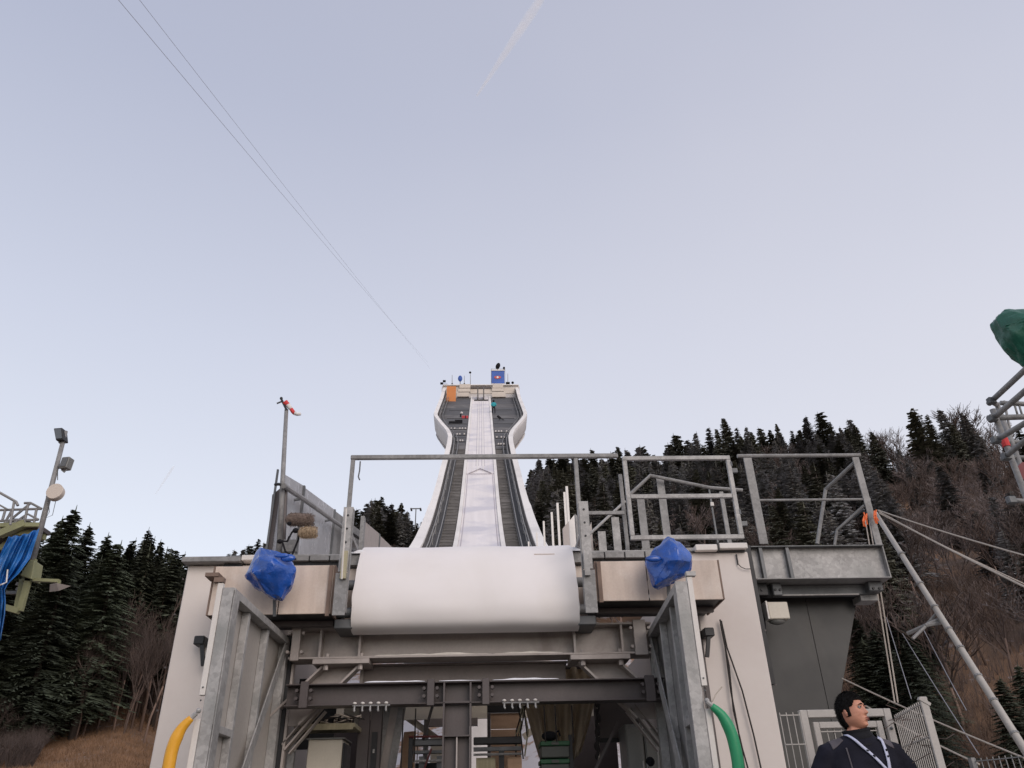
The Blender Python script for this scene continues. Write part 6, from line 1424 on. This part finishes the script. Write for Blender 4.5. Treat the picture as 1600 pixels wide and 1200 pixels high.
# body with arms hanging
V_ = [(0, 0, .95), (0, .0, 1.12), (0, .01, 1.30), (0, .015, 1.43), (0, .0, 1.53), (0, -.015, 1.64),
      (-.19, .015, 1.42), (-.255, .03, 1.16), (-.25, -.05, .93), (-.25, -.075, .86),
      (.19, .015, 1.42), (.255, .03, 1.16), (.25, -.05, .93), (.25, -.075, .86),
      (-.095, 0, .88), (-.11, -.015, .50), (-.12, .02, .10), (-.13, -.10, .04), (.095, 0, .88), (.11, -.015, .50), (.12, .02, .10), (.13, -.10, .04)]
Ed = [(0, 1), (1, 2), (2, 3), (3, 4), (4, 5), (3, 6), (6, 7), (7, 8), (8, 9), (3, 10), (10, 11), (11, 12), (12, 13), (0, 14), (14, 15), (15, 16), (16, 17), (0, 18), (18, 19), (19, 20), (20, 21)]
Rr = [(.16, .12), (.15, .11), (.17, .12), (.13, .10), .062, .06, .065, .048, .03, (.04, .02), .065, .048, .03, (.04, .02), .09, .065, .045, .035, .09, .065, .045, .035]
bmesh_ = skin_chain('tmp', V_, Ed, Rr, 0, 1)
hm.add([v.co for v in bmesh_.vertices], [tuple(p.vertices) for p in bmesh_.polygons])
for s in (-1, 1):   # fingers, slightly curled, thumb from the side of the palm
    W0 = Vector((s*.25, -.075, .87))
    for k, (off, l_) in enumerate(((-.027, .068), (-.009, .076), (.009, .072), (.026, .058))):
        b_ = W0+Vector((0, off, -.05)); pts_ = [W0+Vector((0, off*.6, -.01)), b_, b_+Vector((-s*.006, 0, -l_*.45)), b_+Vector((-s*.018, 0, -l_*.78)), b_+Vector((-s*.034, 0, -l_))]
        hm.tube(pts_, [.010, .0095, .0088, .008, .006], 8)
    b_ = W0+Vector((-s*.004, -.035, .0)); hm.tube([b_, b_+Vector((-s*.01, -.022, -.026)), b_+Vector((-s*.02, -.028, -.055))], [.012, .0105, .008], 8)
body = hm.mesh('body', skin, smooth=True); body = bpy.data.objects.new('body', body); COL.objects.link(body)
k = body.modifiers.new('fuse', 'REMESH'); k.mode = 'VOXEL'; k.voxel_size = .0042; k.use_smooth_shade = True
bm2 = eval_mesh(body); bm2.materials.clear(); bm2.materials.append(skin); body.modifiers.clear(); body.data = bm2; bm2.polygons.foreach_set('use_smooth', [True]*len(bm2.polygons)); body.parent = man
def lo(mb, name, m_, smooth=True, par=man, **k):
    o = bpy.data.objects.new(name, mb.mesh(name, m_, smooth=smooth)); COL.objects.link(o); o.parent = par
    return o
# hair: shell over the crown, back and temples
hr = MB(); keep = []
def hair_on(n, p):
    az = math.atan2(n[0], -n[1]); a_ = abs(az)       # 0 = front
    line = .070 if a_ < .75 else (.070-(a_-.75)*.10 if a_ < 1.15 else (.03-.0*(a_) if a_ < 1.35 else (-.030 if a_ < 1.62 else (.012 if a_ < 1.95 else -.085))))
    return p.z > line
grid_ = {}
NU2, NV2 = 110, 80
for i in range(NV2+1):
    for j in range(NU2):
        th = math.pi*(.003+.99*i/NV2); n = (math.sin(th)*math.sin(2*math.pi*j/NU2), -math.sin(th)*math.cos(2*math.pi*j/NU2), math.cos(th)); p = head_pt(n)
        kk = .007+.012*max(0, n[2])*(1 if True else 0)+.006*max(0, n[1])
        q = p+Vector(n)*(kk+.004*noise.noise(Vector((n[0]*9, n[1]*9, n[2]*16)))+.003*noise.noise(Vector((n[0]*30, n[1]*14, n[2]*30))))
        grid_[(i, j)] = (HR @ q, hair_on(n, p), HR @ (p-Vector(n)*.004))
idx = {}
for key, (q, on, inn) in grid_.items(): idx[key] = len(hr.v); hr.v.append(tuple(q if on else inn))
for i in range(NV2):
    for j in range(NU2):
        ks = [(i, j), (i+1, j), (i+1, (j+1) % NU2), (i, (j+1) % NU2)]
        if any(grid_[x][1] for x in ks): hr.f.append(tuple(idx[x] for x in ks))
lo(hr, 'hair', hair)
random.seed(31); hs = MB(); on_ = [k_ for k_, g_ in grid_.items() if g_[1]]; hc_ = HR @ Vector((0, 0, 0))
for k_ in range(5200):
    p_ = grid_[random.choice(on_)][0]; n_ = (p_-hc_).normalized(); t_ = (n_*.55+Vector((random.uniform(-.5, .5), random.uniform(-.5, .5), random.uniform(-.3, .5)))).normalized()*random.uniform(.007, .015); w_ = n_.cross(t_).normalized()*.0011
    hs.add([p_-w_, p_+w_, p_+t_], [(0, 1, 2)])
o = lo(hs, 'hair_strands', hair, smooth=False); o['kind'] = 'stuff'
for s in (-1, 1):
    e = HR @ Vector((s*.031, -.0765, .020)); m = MB(); m.ball(e, .0115, 14, 10); eo = lo(m, 'eye', eyew)
    m = MB(); m.ball(HR @ Vector((s*.031+.001, -.0850, .020)), .0058, 10, 8, (1, 1, 1)); lo(m, 'iris', blk, par=eo)
    m = MB(); m.tube([HR @ Vector((s*x, y_, z_)) for x, y_, z_ in ((.014, -.098, .036), (.028, -.097, .042), (.046, -.086, .036))], [.003, .0038, .002], 6); lo(m, 'eyebrow', hair)
    m = MB(); m.tube([HR @ Vector((s*x, y_, z_)) for x, y_, z_ in ((.018, -.0885, .025), (.031, -.0915, .0285), (.044, -.084, .024))], [.0022, .003, .0022], 6); lo(m, 'eyelid', skin)
m = MB()
for z_, r_ in ((-.053, .0026), (-.065, .0034)):
    m.tube([HR @ Vector((x, -.0985+abs(x)*.35-(.002 if z_ > -.06 else 0), z_)) for x in (-.022, -.011, 0, .011, .022)], [.001, r_, r_*.9, r_, .001], 8)
lo(m, 'lips', lip)
# jacket: torso and sleeves fused, with folds
jm = MB(); rows = []
for z_, rx, ry, cy in ((.80, .225, .165, 0), (.84, .232, .172, 0), (1.0, .235, .17, 0), (1.15, .24, .165, .005), (1.28, .255, .165, .01), (1.38, .262, .158, .012), (1.45, .238, .142, .015), (1.505, .175, .12, .012), (1.535, .12, .108, .008), (1.55, .10, .098, .004)):
    rows.append([(rx*math.cos(t_*math.pi/20)*(1+.0), cy+ry*math.sin(t_*math.pi/20), z_) for t_ in range(40)])
vs_ = [p for r_ in rows for p in r_]; n_ = len(rows)
jm.add(vs_, [(i*40+j, i*40+(j+1) % 40, (i+1)*40+(j+1) % 40, (i+1)*40+j) for i in range(n_-1) for j in range(40)]+[tuple(range(39, -1, -1)), tuple((n_-1)*40+j for j in range(40))])
for s in (-1, 1):
    jm.tube([(s*.13, .015, 1.445), (s*.205, .015, 1.425), (s*.262, .02, 1.34), (s*.285, .03, 1.18), (s*.285, -.01, 1.05), (s*.262, -.055, .90)], [.085, .088, .085, .075, .068, .052], 16)
jo = lo(jm, 'jacket', navy); k = jo.modifiers.new('fuse', 'REMESH'); k.mode = 'VOXEL'; k.voxel_size = .011; k.use_smooth_shade = True
me2 = eval_mesh(jo); jo.modifiers.clear(); jo.data = me2; me2.materials.clear(); me2.materials.append(navy); me2.polygons.foreach_set('use_smooth', [True]*len(me2.polygons))
for v in me2.vertices:
    c = v.co; w = .010*noise.noise(Vector((c.x*5, c.y*5, c.z*16)))+.007*noise.noise(Vector((c.x*16, c.y*9, c.z*9+4))); v.co += Vector((c.x, c.y, 0)).normalized()*w
# grey shoulder yokes as panels following the jacket
def patch(name, m_, fn, nu=14, nv=12, off=.006, par=man):
    from mathutils.bvhtree import BVHTree
    bv = BVHTree.FromPolygons([v.co.copy() for v in me2.vertices], [tuple(p.vertices) for p in me2.polygons]); g = MB(); rows = []
    for i in range(nv+1):
        row = []
        for j in range(nu+1):
            o_, d_ = fn(j/nu, i/nv); h = bv.ray_cast(Vector(o_), Vector(d_).normalized()); 
            if not h[0] or (abs(d_[1]) > .5 and h[0].y > .0): h = bv.find_nearest(Vector(o_)+Vector(d_)*(.7 if d_[2] < -.9 else .46))
            row.append(h[0]+h[1]*off)
        rows.append(row)
    g.grid(rows); o = lo(g, name, m_, par=par); k = o.modifiers.new('t', 'SOLIDIFY'); k.thickness = .006; return o
for s in (-1, 1):
    patch('shoulder_yoke', greyj, lambda u, v, s=s: ((s*lerp(.12, .20, v), lerp(.03, -.065, u), 2.2), (0, 0, -1)), off=.004)
    patch('collar_piping', greyj, lambda u, v, s=s: ((s*lerp(.118, .127, v)+s*.0*u, -.6, lerp(1.49, 1.16, u)), (0, 1, -.05)), nu=22, nv=2, off=.004)
# snood round the neck
sn = MB(); rows = []
for i in range(9):
    v = i/8; z_ = lerp(1.47, 1.585, v); r_ = lerp(.100, .078, v)+.006*math.sin(v*14)
    rows.append([(r_*math.cos(t_*math.pi/16)*(1+.03*math.sin(t_*1.7+i)), -.005+r_*1.0*math.sin(t_*math.pi/16), z_+.012*math.sin(t_*math.pi/16+1)) for t_ in range(33)])
sn.grid(rows); o = lo(sn, 'snood', blk); k = o.modifiers.new('t', 'SOLIDIFY'); k.thickness = .01
# lanyard straps with black print and a badge
for s, (xa, xb_) in ((-1, (-.085, .085)), (1, (.125, .105))):
    o = patch('lanyard_strap', lanyw, lambda u, v, xa=xa, xb_=xb_: ((lerp(xa, xb_, u)+lerp(-.010, .010, v), -.6, lerp(1.54, 1.33, u)), (0, 1, 0)), nu=18, nv=2, off=.013)
    for f in (.45, .62):
        patch('strap_print', blk, lambda u, v, xa=xa, xb_=xb_, f=f: ((lerp(xa, xb_, f+u*.055)+lerp(-.006, .006, v)*(1-abs(u-.5)), -.6, lerp(1.54, 1.33, f+u*.055)), (0, 1, 0)), nu=3, nv=2, off=.0185)
m = MB(); m.box(.088, .102, -.205, -.199, 1.20, 1.31); lo(m, 'lanyard_clip', galv, smooth=False)
m = MB(); m.box(.05, .14, -.212, -.206, 1.07, 1.20); lo(m, 'badge', lanyw, smooth=False)
# trousers and shoes
for s in (-1, 1):
    m = MB(); m.tube([(s*.085, 0, .93), (s*.10, 0, .80), (s*.112, -.01, .50), (s*.12, .02, .12), (s*.12, .02, .05)], [.12, .115, .085, .075, .078], 16); lo(m, 'trouser_leg', blk)
    m = MB(); m.ball((s*.128, -.06, .045), .06, 14, 8, (.85, 2.3, .75)); lo(m, 'shoe', blk)
man.scale = (K, K, K); man.rotation_euler = (0, 0, rad(-4))

# short dry grass on the bank at the lower left
random.seed(77); m = MB(); straw = mat('dry_grass', (.20, .115, .065), .95, 0, .35, 1)
for k in range(26000):
    az = random.uniform(-30, -20); d = math.sqrt(random.uniform(34*34, 74*74)); x, y = CAM.x+d*math.sin(rad(az)), d*math.cos(rad(az)); g = ground(x, y)-.02; h = random.uniform(.08, .32); an = random.uniform(0, 6.28)
    m.add([(x-.025, y, g), (x+.025, y, g), (x+math.cos(an)*h*.6, y+math.sin(an)*h*.6, g+h)], [(0, 1, 2)])
tag(m.build('bank_grass', straw), 'short dry brown grass on the bank at the lower left', 'grass', kind='stuff')
